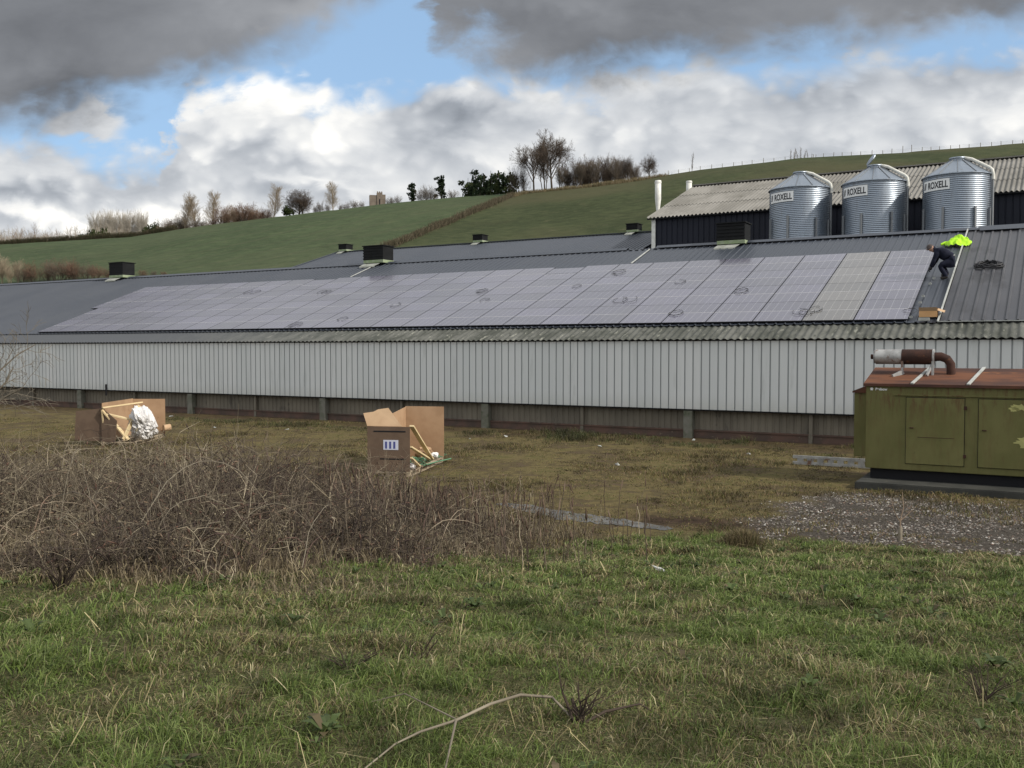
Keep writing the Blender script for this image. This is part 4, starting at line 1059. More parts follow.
# ================================================================== worker, jacket and box on the roof
M_navycloth = mottled('navy_work_cloth', (0.010, 0.012, 0.022), (0.018, 0.020, 0.034), 6, .85, spec=.1)
M_skin = mat('skin', (.42, .25, .18), .6)
M_cap = mottled('grey_brown_cap', (.085, .07, .065), (.06, .05, .05), 10, .9)
M_glove = mat('black_glove', (.012, .012, .013), .7)
M_boot = mottled('work_boot', (.035, .028, .022), (.02, .018, .016), 8, .7)
def build_person():
    p = on_roof(943.5, 277.5, .10)
    per = thing('person', 'worker in dark navy clothes crouching at the right edge of the solar array', 'person', p, RZ)
    rt = lambda y: y * TANP
    V = []; E = []; Rr = []
    def v(x, y, z, r, par=None):
        V.append((x, y, z)); Rr.append(r); i = len(V) - 1
        if par is not None: E.append((par, i))
        return i
    hip = v(.30, 0, .60, .150)
    bel = v(.19, 0, .73, .150, hip); chest = v(-.02, 0, .89, .165, bel); uch = v(-.20, 0, 1.00, .135, chest); neck = v(-.31, 0, 1.05, .062, uch); hd = v(-.40, 0, 1.10, .085, neck); hd2 = v(-.49, 0, 1.13, .098, hd); hd3 = v(-.555, 0, 1.10, .070, hd2)
    hands = []
    for sg in (-1, 1):
        hj = v(.27, .10 * sg, .56, .115, hip); kn = v(-.12, .20 * sg, .47 + rt(.20 * sg) * .6, .080, hj); an = v(.10, .17 * sg, .11 + rt(.17 * sg), .052, kn); hl = v(.12, .17 * sg, .05 + rt(.17 * sg), .05, an)
        toe = v(-.10, .18 * sg, .04 + rt(.18 * sg), .042, hl)
        sh = v(-.19, .19 * sg, .97, .082, uch); el = v(-.30, .24 * sg, .66, .056, sh); wr = v(-.43, .15 * sg, .40, .040, el); hands.append((V[wr], sg))
    me = bpy.data.meshes.new('body'); me.from_pydata(V, E, []); o = bpy.data.objects.new('body', me); COL.objects.link(o)
    md = o.modifiers.new('skin', 'SKIN'); md.use_smooth_shade = True
    for i, sv in enumerate(me.skin_vertices[0].data): sv.radius = (Rr[i] * 1.5, Rr[i] * 1.5); sv.use_root = (i == 0)
    sb = o.modifiers.new('sub', 'SUBSURF'); sb.levels = 2; sb.render_levels = 2
    dg = bpy.context.evaluated_depsgraph_get(); m2 = bpy.data.meshes.new_from_object(o.evaluated_get(dg)); bpy.data.objects.remove(o)
    m2.name = 'body'
    for mm in (M_navycloth, M_skin, M_boot): m2.materials.append(mm)
    for f in m2.polygons:
        c = f.center; f.use_smooth = True
        f.material_index = 1 if c.x < -.36 and c.z > .95 else (2 if c.z - rt(c.y) < .10 else 0)
    # wrinkles
    for vv in m2.vertices:
        q = vv.co; n = float(fbm(np.array([q.x * 14 + q.z * 9]), np.array([q.y * 14 - q.z * 11]), 2)[0]) - .5
        if q.x > -.33: vv.co += vv.normal * n * .035
    link('body', m2, per)
    m = MB()
    # hands with fingers closing on the panel edge
    for (w, sg) in hands:
        w = Vector(w); pal = w + Vector((-.045, -.01 * sg, -.085))
        m.tube([w, w.lerp(pal, .5), pal], [.034, .042, .036], 10)
        for k in range(4):
            a = pal + Vector((-.012, (k - 1.5) * .021, .0)); L = (.030, .036, .034, .026)[k]
            m.tube([a, a + Vector((-.022, 0, -L)), a + Vector((-.012, 0, -L * 1.9)), a + Vector((.012, 0, -L * 2.3))], [.0105, .010, .009, .007], 6)
        t0 = w + Vector((-.015, -.035 * sg, -.04)); m.tube([t0, t0 + Vector((-.02, -.028 * sg, -.035)), t0 + Vector((-.035, -.02 * sg, -.07))], [.013, .011, .008], 6)
    m.build('glove', M_glove, per)
    # woolly hat drawn over the head
    m = MB(); prof = []
    for i in range(9):
        a = i / 8 * math.pi / 2; prof.append((.128 * math.cos(a), .135 * math.sin(a)))
    m.lathe([(.124, -.045), (.132, -.04), (.132, 0)] + prof, 20)
    ht = m.build('hat', M_cap, per); ht.location = (-.475, 0, 1.135); ht.rotation_euler = (0, R_(-28), 0)
    m = MB()
    for sg in (-1, 1): m.lathe([(0, -.02), (.016, -.01), (.018, .01), (0, .02)], 8, c=(-.455, .098 * sg))
    for i in range(len(m.v)): m.v[i] = (m.v[i][0], m.v[i][1], m.v[i][2] + 1.075)
    m.tube([(-.575, 0, 1.085), (-.605, 0, 1.06), (-.588, 0, 1.045)], [.012, .017, .010], 6)
    m.build('face', M_skin, per)
    m = MB()
    for sg in (-1, 1): m.lathe([(0, -.012), (.012, 0), (0, .012)], 8, c=(-.585, .034 * sg))
    for i in range(len(m.v)): m.v[i] = (m.v[i][0], m.v[i][1], m.v[i][2] + 1.095)
    m.tube([(-.575, -.025, 1.02), (-.582, 0, 1.017), (-.575, .025, 1.02)], .006, 5)
    m.build('eye', M_glove, per)
    # strip of pale shirt showing at the back of the waist
    m = MB(); m.tube([(.33, -.10, .80), (.36, -.04, .815), (.365, .04, .815), (.335, .10, .80)], .018, 6); m.build('shirt_hem', M_trim, per)
build_person()
def build_jacket():
    M_hv = mottled('lime_high_visibility_cloth', (.36, .70, .03), (.46, .80, .04), 5, .7, spec=.2, bmp=.2)
    p = on_roof(957.5, 244.5, .10); n1, n2 = 34, 22
    vs = []
    x = np.linspace(-.62, .62, n1)[:, None] * np.ones((1, n2)); y = np.linspace(-.45, .55, n2)[None, :] * np.ones((n1, 1))
    sh = fbm(x * 4 + 3, y * 4 + 1, 3); rid = np.abs(fbm(x * 3.2 + 7 + y * 1.5, y * 2.2 + 2, 3) - .5)
    rad = np.sqrt((x / .60) ** 2 + (y / .50) ** 2) + (sh - .5) * .55 + .25 * sst(-x, .2, .6)
    hgt = np.clip(1.06 - rad, 0, 1) ** .55 * (.26 + 1.0 * (.25 - rid)) * (1 - .35 * sst(-x, .1, .6))
    hgt = np.where(rad > 1.06, 0, hgt)
    idx = -np.ones((n1, n2), int)
    m = MB(); k = 0; V = []
    for i in range(n1):
        for j in range(n2):
            if rad[i, j] < 1.10: idx[i, j] = k; k += 1; V.append((x[i, j] + (sh[i, j] - .5) * .1, y[i, j], y[i, j] * TANP + .01 + hgt[i, j]))
    fs = [(idx[i, j], idx[i + 1, j], idx[i + 1, j + 1], idx[i, j + 1]) for i in range(n1 - 1) for j in range(n2 - 1) if min(idx[i, j], idx[i + 1, j], idx[i + 1, j + 1], idx[i, j + 1]) >= 0]
    m.add(V, fs, 0, True)
    m.tube([(-.35, .12, .12), (-.55, .06, .10), (-.72, -.02, .03)], [.09, .08, .06], 8)
    o = m.build('high_visibility_jacket', M_hv); o.scale = (.86, .86, .86); o.location = p; o.rotation_euler = (0, 0, RZ)
    tag(o, 'bright lime high visibility jacket dropped on the roof beyond the worker', 'jacket')
build_jacket()
M_card = mottled('brown_cardboard', (.37, .245, .15), (.31, .20, .12), 2.0, .85, spec=.15, bmp=.1)
M_cardin = mottled('pale_cardboard', (.46, .32, .20), (.40, .27, .165), 2.0, .85, spec=.15, bmp=.1)
M_carddk = mottled('dark_cardboard', (.135, .095, .068), (.108, .075, .055), 2.0, .9, spec=.1, c3=(.10, .07, .05), s3=3, bmp=.1)  # darker brown card for front panels and the left carton's flap
M_orange = mottled('orange_cardboard', (.58, .34, .16), (.50, .29, .13), 3, .8, bmp=0)
def build_roof_box():
    p = on_roof(928, 317, .14); b = thing('small_cardboard_box', 'small open cardboard box on the roof beside the pale flashing', 'box', p, RZ)
    m = MB(); w, d, h, t = .56, .34, .20, .012
    m.box(-w / 2, w / 2, 0, t, 0, h); m.box(-w / 2, w / 2, d - t, d, d * TANP, h + .1); m.box(-w / 2, -w / 2 + t, t, d - t, 0, h + .04); m.box(w / 2 - t, w / 2, t, d - t, 0, h + .04); m.box(-w / 2 + t, w / 2 - t, t, d - t, .06, .08)
    m.build('box_body', M_orange, b)
    f = MB(); f.add([(-w / 2, -.004, h), (w / 2, -.004, h), (w / 2, -.10, h + .12), (-w / 2, -.10, h + .12)], [(0, 1, 2, 3)]); f.add([(w / 2 + .003, 0, h + .02), (w / 2 + .003, d, h + .1), (w / 2 + .22, d, h + .02), (w / 2 + .22, 0, h - .06)], [(0, 1, 2, 3)]); f.build('flap', M_cardin, b, fix=False)
    o = MB(); o.box(-.2, .15, -.10, -.02, -.08, .03); o2 = o.build('packet', M_trim, None, .01); o2.location = on_roof(925, 318.5, .16); o2.rotation_euler = (0, 0, RZ)
    tag(o2, 'white packet lying just below the small cardboard box on the roof', 'packet')
build_roof_box()
def build_coil():
    p = on_roof(989, 266.5, .13); m = MB()
    for k in range(9):
        pts = []; r = .30 + .09 * random.random(); ph = random.random() * 6; ox = (random.random() - .5) * .25
        for i in range(22):
            a = ph + i / 21 * 2 * math.pi; x = ox + math.cos(a) * r * 1.15; y = math.sin(a) * r * .75; pts.append((x, y, y * TANP + .03 + .02 * k * random.random()))
        m.tube(pts, .028, 6)
    o = m.build('cable_coil', M_cable); o.location = p; o.rotation_euler = (0, 0, RZ)
    tag(o, 'thick black coil of cable on the older roof sheets at the right', 'cable coil')
build_coil()
M_smear = mottled('dark_grey_smear', (.026, .026, .030), (.034, .034, .038), 1.5, .6, bmp=0)  # dark grey smear tone, assigned to no object
def build_clamps():
    for i, (px, py) in enumerate(((934, 279), (930, 284.5), (923, 297), (920, 303.5), (911, 318))):
        p = on_roof(px, py, .12); m = MB(); m.box(-.05, .05, -.03, .03, 0, .06); m.box(-.03, .03, -.05, .05, .06, .075); o = m.build('mounting_clamp', M_trim); o.location = p; o.rotation_euler = (0, 0, RZ)
        tag(o, 'tiny silver mounting clamp on the bare roof along the right edge of the array', 'clamp', 'mounting clamps beside the array')
build_clamps()

# ================================================================== generator
M_green = None
def olive():
    def fn(t, b):
        v = objco(t); n = t.noise(t.scale(v, (1, 1, .6)), 1.6, 6, .6); n2 = t.noise(t.scale(v, (5, 5, .9)), 2.2, 5, .65); n3 = t.noise(v, 9, 5, .7)
        c = t.mix(t.step(n, .3, .7), (.108, .105, .033), (.142, .134, .048))
        x, y, z = t.sep(v)
        topb = t.step(z, 1.35, 2.0)
        c = t.mix(t.mul(t.step(n2, .46, .68), t.m('MULTIPLY_ADD', topb, .65, .25)), c, (.10, .055, .022))
        c = t.mix(t.mul(t.step(n3, .62, .74), .35), c, (.055, .055, .020))
        t.l.new(c, b.inputs['Base Color']); bump(t, b, n3, .08, .01)
    return mat('faded_olive_paint', (.12, .12, .035), .62, 0, .3, fn)
M_green = olive()
M_rust = mottled('rusty_roof', (.14, .058, .030), (.060, .032, .026), 1.1, .85, spec=.2, c3=(.30, .125, .045), s3=1.5, lo3=.60, bmp=.4, stretch=(.5, 1.4, 1))
M_rustd = mottled('dark_rust', (.060, .028, .020), (.035, .020, .017), 4, .85, spec=.2, c3=(.10, .045, .025), s3=6)
M_alu = mottled('scuffed_silver', (.40, .40, .39), (.26, .26, .255), 4, .5, .3, bmp=.2, c3=(.16, .09, .06), s3=3.5, lo3=.56)
M_yel = mottled('pale_yellow_scrape', (.42, .40, .15), (.34, .33, .13), 8, .8)
M_slab = mottled('damp_concrete', (.026, .027, .024), (.046, .046, .040), 1.5, .75, spec=.4, c3=(.15, .16, .11), s3=5, lo3=.64, bmp=.4)
def build_generator():
    P0 = 23.7; s0 = -3.9; L = 5.2; dpt = 2.0; zb, ze = .42, EYE - .83
    base = sp(s0, P0, .2)
    g = thing('generator', 'olive green generator cabinet with a rusty roof on a concrete slab', 'generator', base, RZ)
    zb -= .2; ze -= .2; rise = .34
    m = MB(); m.extr([(0, 0, zb), (0, dpt, zb), (0, dpt, ze - .02), (0, 1.6, ze + rise - .04), (0, 0, ze - .02)], (L, 0, 0)); body = m.build('cabinet', M_green, g, .012)
    m = MB(); t = .025
    m.extr([(-.05, -.06, ze - .012), (-.05, 1.6, ze + rise), (-.05, dpt + .05, ze + .01), (-.05, dpt + .05, ze + .01 + t), (-.05, 1.6, ze + rise + t), (-.05, -.06, ze - .012 + t)], (L + .1, 0, 0)); m.box(-.05, L + .05, -.075, -.061, ze - .05, ze + .014); m.build('roof', M_rust, g)
    m = MB()
    for x in (1.12, 2.30, 4.1):
        m = MB(); m.bar((x - .1, -.07, ze + .03), (x + .12, 1.6, ze + rise + .045), .07, .035); m.build('roof_strap', M_trim, g, .004)
    # rail over the doors
    m = MB(); m.bar((.62, -.02, ze - .24), (L, -.02, ze - .24), .05, .03); m.build('drip_rail', M_green, g)
    for x0, x1 in ((.90, 2.13), (2.42, 3.70), (3.85, 5.05)):
        dm = MB(); dm.box(x0, x1, -.040, -.003, zb + .16, ze - .30); d = dm.build('door', M_green, g, .006)
        gm = MB(); e = .012
        for q in ((x0 - e, x1 + e, zb + .16 - e, zb + .16), (x0 - e, x1 + e, ze - .30, ze - .30 + e), (x0 - e, x0, zb + .16, ze - .30), (x1, x1 + e, zb + .16, ze - .30)): gm.box(q[0], q[1], -.006, -.001, q[2], q[3])
        gm.build('door_gap', M_dark, d)
        if x0 < 1: 
            sm = MB(); sm.box(x0 + .25, x1 - .2, -.044, -.0401, zb + .78, zb + .79); sm.build('seam', M_rustd, d)
        for zz in (zb + .35, ze - .55):
            hm = MB(); hm.box(x1 - .01, x1 + .05, -.052, -.041, zz, zz + .08)
            hm.build('hinge', M_rustd, d)
        lm = MB(); lm.tube([(x0 + .09, -.040, (zb + ze) / 2), (x0 + .09, -.075, (zb + ze) / 2), (x0 + .17, -.077, (zb + ze) / 2)], .014, 6); lm.build('handle', M_rustd, d)
    # scrapes of paler paint on the right hand door
    def patch(cx, cz, rx, rz_, seed):
        rr = random.Random(seed); m = MB(); pts = []
        for i in range(28):
            a = i / 28 * 2 * math.pi; k = .55 + .6 * rr.random(); pts.append((cx + math.cos(a) * rx * k, -.0415, cz + math.sin(a) * rz_ * k))
        m.add([(cx, -.0415, cz)] + pts, [(0, 1 + (i + 1) % 28, 1 + i) for i in range(28)]); m.build('paint_scrape', M_yel, g, fix=False)
    patch(3.27, ze - .46, .24, .075, 3); patch(3.12, ze - .50, .12, .06, 9); patch(3.42, ze - 1.24, .34, .12, 5)
    m = MB(); m.box(3.45, 3.53, -.048, -.0405, ze - 1.25, ze - 1.19); m.build('latch_hole', M_dark, g)
    # maker's name
    me = text_mesh('Petbow', .085, .003)
    for v in me.vertices: v.co = (.21 + v.co.x, -.006, ze - .145 + v.co.y)
    link('lettering', me, g, [M_sign])
    m = MB(); c = (.13, -.006, ze - .115)
    pts = [(c[0] + math.cos(a) * r, c[1], c[2] + math.sin(a) * r) for a, r in ((i * math.pi / 6, .045 if i % 2 == 0 else .028) for i in range(12))]
    m.add(pts, [tuple(range(12))]); m.build('emblem', M_sign, g, fix=False)
    # lower side box on the left
    m = MB(); m.box(-.36, -.003, .55, 1.7, zb + .2, ze - .24); m.build('side_box', M_green, g, .01)
    m = MB(); m.extr([(-.40, .50, ze - .238), (-.003, .50, ze - .238), (-.003, .50, ze - .03), (-.40, .50, ze - .20)], (0, 1.22, 0)); m.build('side_box_lid', M_rust, g)
    # silencer
    zs = EYE - .19 - .2; ys = 1.0
    m = MB(); m.tube([(.02, ys, zs), (.06, ys, zs)], .155, 20); m.tube([(.06, ys, zs), (.66, ys, zs)], .18, 24); m.build('silencer', M_alu, g)
    m = MB(); m.tube([(.66, ys, zs), (1.36, ys, zs)], .184, 24); sl = m.build('silencer_drum', M_rustd, g)
    m = MB(); m.tube([(-.06, ys, zs), (.02, ys, zs)], .06, 12); m.build('tail_pipe', M_rustd, g)
    m = MB(); m.tube([(1.36, ys, zs), (1.52, ys, zs + .01), (1.66, ys, zs - .05), (1.74, ys, zs - .17), (1.75, ys, zs - .35), (1.75, ys, zs - .5)], [.11, .105, .10, .10, .10, .10], 16); m.build('exhaust_elbow', M_rustd, g)
    m = MB(); m.tube([(1.345, ys, zs), (1.385, ys, zs)], .19, 20); m.tube([(.61, ys, zs), (.65, ys, zs)], .182, 20); m.build('clamp_band', M_alu, g)
    m = MB()
    m.bar((.68, ys - .1, ze + .13), (.68, ys - .1, zs - .1), .05, .12); m.bar((.50, ys - .35, ze + .16), (.70, ys - .1, ze + .28), .05, .10); m.bar((1.36, ys - .1, ze + .15), (1.36, ys - .1, zs - .1), .05, .12); m.bar((1.25, ys - .3, ze + .20), (1.37, ys, zs - .1), .04, .06)
    m.build('silencer_bracket', M_alu, g)
    # skid base
    m = MB(); m.box(.1, L - .1, .12, .26, -.05, zb - .003); m.box(.1, L - .1, dpt - .26, dpt - .12, -.05, zb - .003); m.box(.1, .25, .263, dpt - .263, -.05, zb - .003); m.build('skid_frame', M_dark, g)
    # slab
    m = MB(); m.box(-4.0, 3.0, 22.95, 26.2, -.2, .17); sl = m.build('concrete_slab', M_slab, None, .02); sl.rotation_euler = (0, 0, RZ)
    tag(sl, 'low damp concrete slab with pale lichen under the generator', 'slab', kind='structure')
build_generator()
def build_ladder():
    a = atP(793, 457.5, 26.8); s1 = s_of(a); L = 3.3
    base = sp(s1, 26.8, ztf(a.x, a.y) + .02); l = thing('ladder', 'aluminium ladder lying on edge between the shed and the generator', 'ladder', base, RZ)
    for z0 in (0.0, .17):
        m = MB(); m.box(0, L, -.03, .03, z0, z0 + .085); m.build('rail', M_alu, l, .006)
    m = MB(); x = .12
    for i in range(12): m.box(x, x + .17, -.022, .022, .086, .169); x += .27
    m.build('rung', M_alu, l)
build_ladder()

# ================================================================== opened pallet cartons
M_pine = mottled('fresh_pine', (.62, .50, .30), (.54, .42, .24), 4, .7, bmp=.1, stretch=(1, 1, 1))
M_pine2 = mottled('grey_pallet_wood', (.36, .29, .20), (.26, .21, .15), 4, .8, bmp=.2)
M_strap = mat('green_plastic_strap', (.10, .24, .14), .5)
M_film = mottled('white_wrap_film', (.68, .67, .66), (.54, .53, .53), 5, .35, spec=.5, bmp=.3)
M_lab = mat('blue_white_label', (.50, .52, .62), .6)
M_labb = mat('blue_ink', (.06, .07, .22), .6)
def carton_frame(pf, pl, pr, minlen, label):
    """origin front-left pallet corner; x towards the front-right corner, y away from the camera"""
    f = hit(*pf); r = hit(*pr); d = Vector((r.x - f.x, r.y - f.y, 0)); L = max(min(d.length, 3.3), minlen); a = math.atan2(d.y, d.x)
    return f, a - math.pi / 2, L
def pallet(name_loc, rz, w, L, label):
    t = thing('pallet', label, 'pallet', name_loc, rz)
    for k in range(3):
        m = MB(); y = (.0, L / 2 - .05, L - .1)[k]
        m.box(-w, 0, y, y + .1, .085, .105); m.build('cross_board', M_pine2, t)
    for x in (-w, -w / 2 - .05, -.1):
        m = MB(); m.box(x, x + .1, 0, L, .106, .13); m.box(x, x + .1, 0, L, 0, .018); m.build('deck_board', M_pine2, t)
        for y in (0, L * .25, L / 2 - .05, L * .72, L - .14):
            m = MB(); m.box(x + .005, x + .095, y + .01, y + .13, .019, .084); m.build('block', M_pine2, t)
    return t
def sheet(mb, pts, th, mi=0):
    a, b, c = Vector(pts[0]), Vector(pts[1]), Vector(pts[2]); n = (b - a).cross(c - a).normalized() * th
    mb.extr(pts, n, mi)
def wob(pts, s=.012): return pts
def build_carton_right():
    f, rz, L = carton_frame((410, 477), (370, 472), (449, 459.5), 1.9, '')
    w = 1.13; H = 1.20; print('L right', L)
    lt = hit(370, 472); dl = Vector((lt.x - f.x, lt.y - f.y, 0))
    z = f.z
    rzx = rz
    pal_ = pallet((f.x, f.y, z), rzx, w, L, 'wooden pallet under the right hand opened carton, strewn with green strapping')
    c = thing('pallet_carton', 'opened cardboard carton with a blue label and a raised flap, the right one', 'carton', (f.x, f.y, z + .132), rzx)
    t = .02
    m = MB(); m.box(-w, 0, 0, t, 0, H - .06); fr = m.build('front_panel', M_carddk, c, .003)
    m = MB(); m.box(-w * .62, -w * .27, -.006, -.001, .55, .80); lb = m.build('label', M_lab, fr)
    m = MB()
    for k in range(3): m.box(-w * .58 + k * .11, -w * .58 + k * .11 + .055, -.009, -.0065, .58, .76)
    m.build('print', M_labb, lb)
    m = MB(); m.box(-w * .85, -w * .1, -.005, -.001, 1.0, 1.035); m.box(-w * .7, -w * .1, -.005, -.001, .30, .33); m.build('print', M_dark, fr)
    m = MB(); m.extr([(-w, t + .001, 0), (-w, L - t - .001, 0), (-w, L - t - .001, H + .24), (-w, t + .001, H - .05)], (t, 0, 0)); m.build('side_panel', M_card, c, .003)
    m = MB(); m.box(-w, .02, L - t, L, 0, H + .26); m.build('back_panel', M_card, c, .003)
    # flap rising from the front panel
    m = MB(); sheet(m, [(-w * 1.0, .012, H - .055), (-w * .18, .012, H - .055), (-w * .56, .22, H + .40), (-w * .80, .21, H + .36), (-w * .90, .18, H + .30), (-w * 1.14, .16, H + .26)], .012); m.build('flap', M_cardin, c)
    # timber brace resting in the mouth
    b = thing('timber_brace', 'pale pine brace leaning in the mouth of the right hand carton', 'timber', (f.x, f.y, z + .135), rzx)
    for q, w2 in ((((.03, .06, 1.16), (.03, 1.95, .10)), .12), (((-.02, .10, .62), (-.02, 1.95, .09)), .10), (((-.02, .12, .34), (-.02, .9, .03)), .10), (((-.3, .06, 1.05), (-.3, .06, .03)), .07)):
        m = MB(); m.bar(q[0], q[1], .045, w2, up=(1, 0, 0)); m.build('batten', M_pine, b, .004)
    # loose strapping and rubbish
    s = MB(); rr = random.Random(8)
    for k in range(16):
        x0, y0 = -.05 - rr.random() * .55, .7 + rr.random() * (L - .6); pts = []
        for i in range(9): pts.append((x0 + math.sin(i * .9 + k) * .16 + rr.random() * .05, y0 + i * .06 + math.cos(i + k) * .1, .02 + .12 * rr.random() * math.sin(i / 8 * 3.1)))
        s.tube(pts, .012, 5)
    s.tube([(.02, 1.2, .01), (.10, 1.7, .02), (.12, 2.2, .0), (.2, L + .1, -.05)], .018, 5)
    o = s.build('plastic_strapping', M_strap); o.location = (f.x, f.y, z + .135); o.rotation_euler = (0, 0, rzx); tag(o, 'tangle of green plastic strapping on the pallet of the right hand carton', 'strapping')
    def crumple(name, x, y, z0, r, mt, lab, cat, seed):
        bm = bmesh.new(); bmesh.ops.create_icosphere(bm, subdivisions=3, radius=r); rr = random.Random(seed)
        off = rr.random() * 50
        for v in bm.verts:
            n = float(fbm(np.array([v.co.x * 5 / r * .4 + off]), np.array([v.co.y * 2 / r + v.co.z * 2 / r]), 3)[0]); v.co *= .55 + .8 * n; v.co.z *= .7
        me = bpy.data.meshes.new(name); bm.to_mesh(me); bm.free(); o = link(name, me, None, [mt]); o.location = Matrix.Translation((f.x, f.y, z)) @ Matrix.Rotation(rzx, 4, 'Z') @ Vector((x, y, z0)); tag(o, lab, cat)
    crumple('crumpled_card', -.45, L - .45, .30, .26, M_card, 'crumpled brown card at the back of the right hand carton', 'card', 1)
    crumple('crumpled_paper', -.10, L - .55, .24, .12, M_sign, 'small crumpled white paper on the right hand pallet', 'paper', 2)
    crumple('crumpled_film', -.14, .50, .20, .14, M_film, 'scrap of pale film at the front of the right hand pallet', 'film', 3)
build_carton_right()
def build_carton_left():
    f, rz, L = carton_frame((136, 445.5), (100, 444), (165, 437), 1.6, '')
    w = 1.15; H = 1.30; z = f.z
    print('L left', L)
    pallet((f.x, f.y, z), rz, w, L, 'wooden pallet under the left hand carton, its near edge showing above the weeds')
    c = thing('pallet_carton', 'opened cardboard carton spilling white film and pine battens, the left one', 'carton', (f.x, f.y, z + .132), rz)
    t = .02
    m = MB(); m.box(-w, -w + t, .1, L - t - .001, 0, H); m.build('side_panel', M_card, c, .003)
    m = MB(); m.box(-w, .02, L - t, L, 0, H - .02); m.build('back_panel', M_card, c, .003)
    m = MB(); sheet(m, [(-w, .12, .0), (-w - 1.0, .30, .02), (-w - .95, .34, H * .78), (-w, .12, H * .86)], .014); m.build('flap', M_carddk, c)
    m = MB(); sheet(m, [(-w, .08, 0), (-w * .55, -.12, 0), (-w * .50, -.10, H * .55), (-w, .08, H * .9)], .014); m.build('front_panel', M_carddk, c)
    b = thing('timber_brace', 'pale pine A frame of battens leaning in the left hand carton', 'timber', (f.x, f.y, z + .135), rz)
    for p, q, w2 in (((-w + .05, .02, H - .22), (-.28, .10, .05), .10), ((-w + .06, -.01, H - .16), (-.02, .75, H - .02), .09), ((-.05, .55, H - .12), (-.42, .02, .06), .10), ((-w + .12, .0, H - .35), (-.12, .35, H - .62), .08), ((-w + .06, .0, H - .25), (-w + .06, .25, .02), .07)):
        m = MB(); m.bar(p, q, .05, w2 * 1.5, up=(.3, 1, 0)); m.build('batten', M_pine, b, .004)
    # film: a crumpled armful of wrapping hanging out of the open side
    fm = bmesh.new(); bmesh.ops.create_icosphere(fm, subdivisions=5, radius=1.0)
    for v in fm.verts:
        c = v.co.copy(); A = lambda k, o: float(fbm(np.array([c.x * k + o + c.z * .7 * k]), np.array([c.y * k + 3 + o - c.z * k * .8]), 2)[0]) - .5
        k = 1 + .75 * A(1.3, 2) + .55 * abs(A(2.6, 9)) - .8 * abs(A(4.2, 20))
        x, y, z_ = c.x * .38 * k, c.y * .74 * k, c.z * .60 * k
        v.co = (x - .05 - z_ * .12, y + .84 - z_ * .38 + (.25 if z_ < 0 else 0) * -z_, max(z_ + .56, .015))
    for fc in fm.faces: fc.smooth = False
    me = bpy.data.meshes.new('plastic_film'); fm.to_mesh(me); fm.free()
    o = link('plastic_film', me, None, [M_film]); o.location = (f.x, f.y, z + .135); o.rotation_euler = (0, 0, rz)
    tag(o, 'crumpled white plastic film hanging out of the left hand carton', 'plastic film')
    bm = MB(); bm.tube([(0, 0, 0), (0, .25, .02)], .12, 16); o = bm.build('cardboard_tube', M_cardin); o.location = Matrix.Translation((f.x, f.y, z)) @ Matrix.Rotation(rz, 4, 'Z') @ Vector((.06, L - .35, .36)); o.rotation_euler = (0, 0, rz - .9); tag(o, 'short pale cardboard tube under the white film of the left hand carton', 'tube')
build_carton_left()

# ================================================================== trees
def bark_mat(name, c1, c2): return mottled(name, c1, c2, 3.0, .9, spec=.1, bmp=0)
M_bark = bark_mat('dark_bark', (.055, .045, .036), (.085, .070, .055))
M_twig = bark_mat('brown_twigs', (.070, .055, .045), (.105, .080, .062))
M_twigp = bark_mat('pale_twigs', (.26, .21, .15), (.36, .30, .22))
M_twigb = bark_mat('buff_twigs', (.20, .15, .11), (.28, .21, .15))
M_twighaze = bark_mat('hazy_far_twigs', (.36, .33, .28), (.44, .40, .34))  # distance haze put into the twig colour
M_twigr = bark_mat('reddish_twigs', (.13, .075, .055), (.19, .12, .085))
M_twigg = bark_mat('grey_brown_twigs', (.11, .092, .074), (.16, .13, .10))
M_needle = bark_mat('dark_needles', (.012, .020, .010), (.022, .034, .016))
M_ivy = bark_mat('dark_ivy', (.022, .032, .012), (.040, .050, .018))

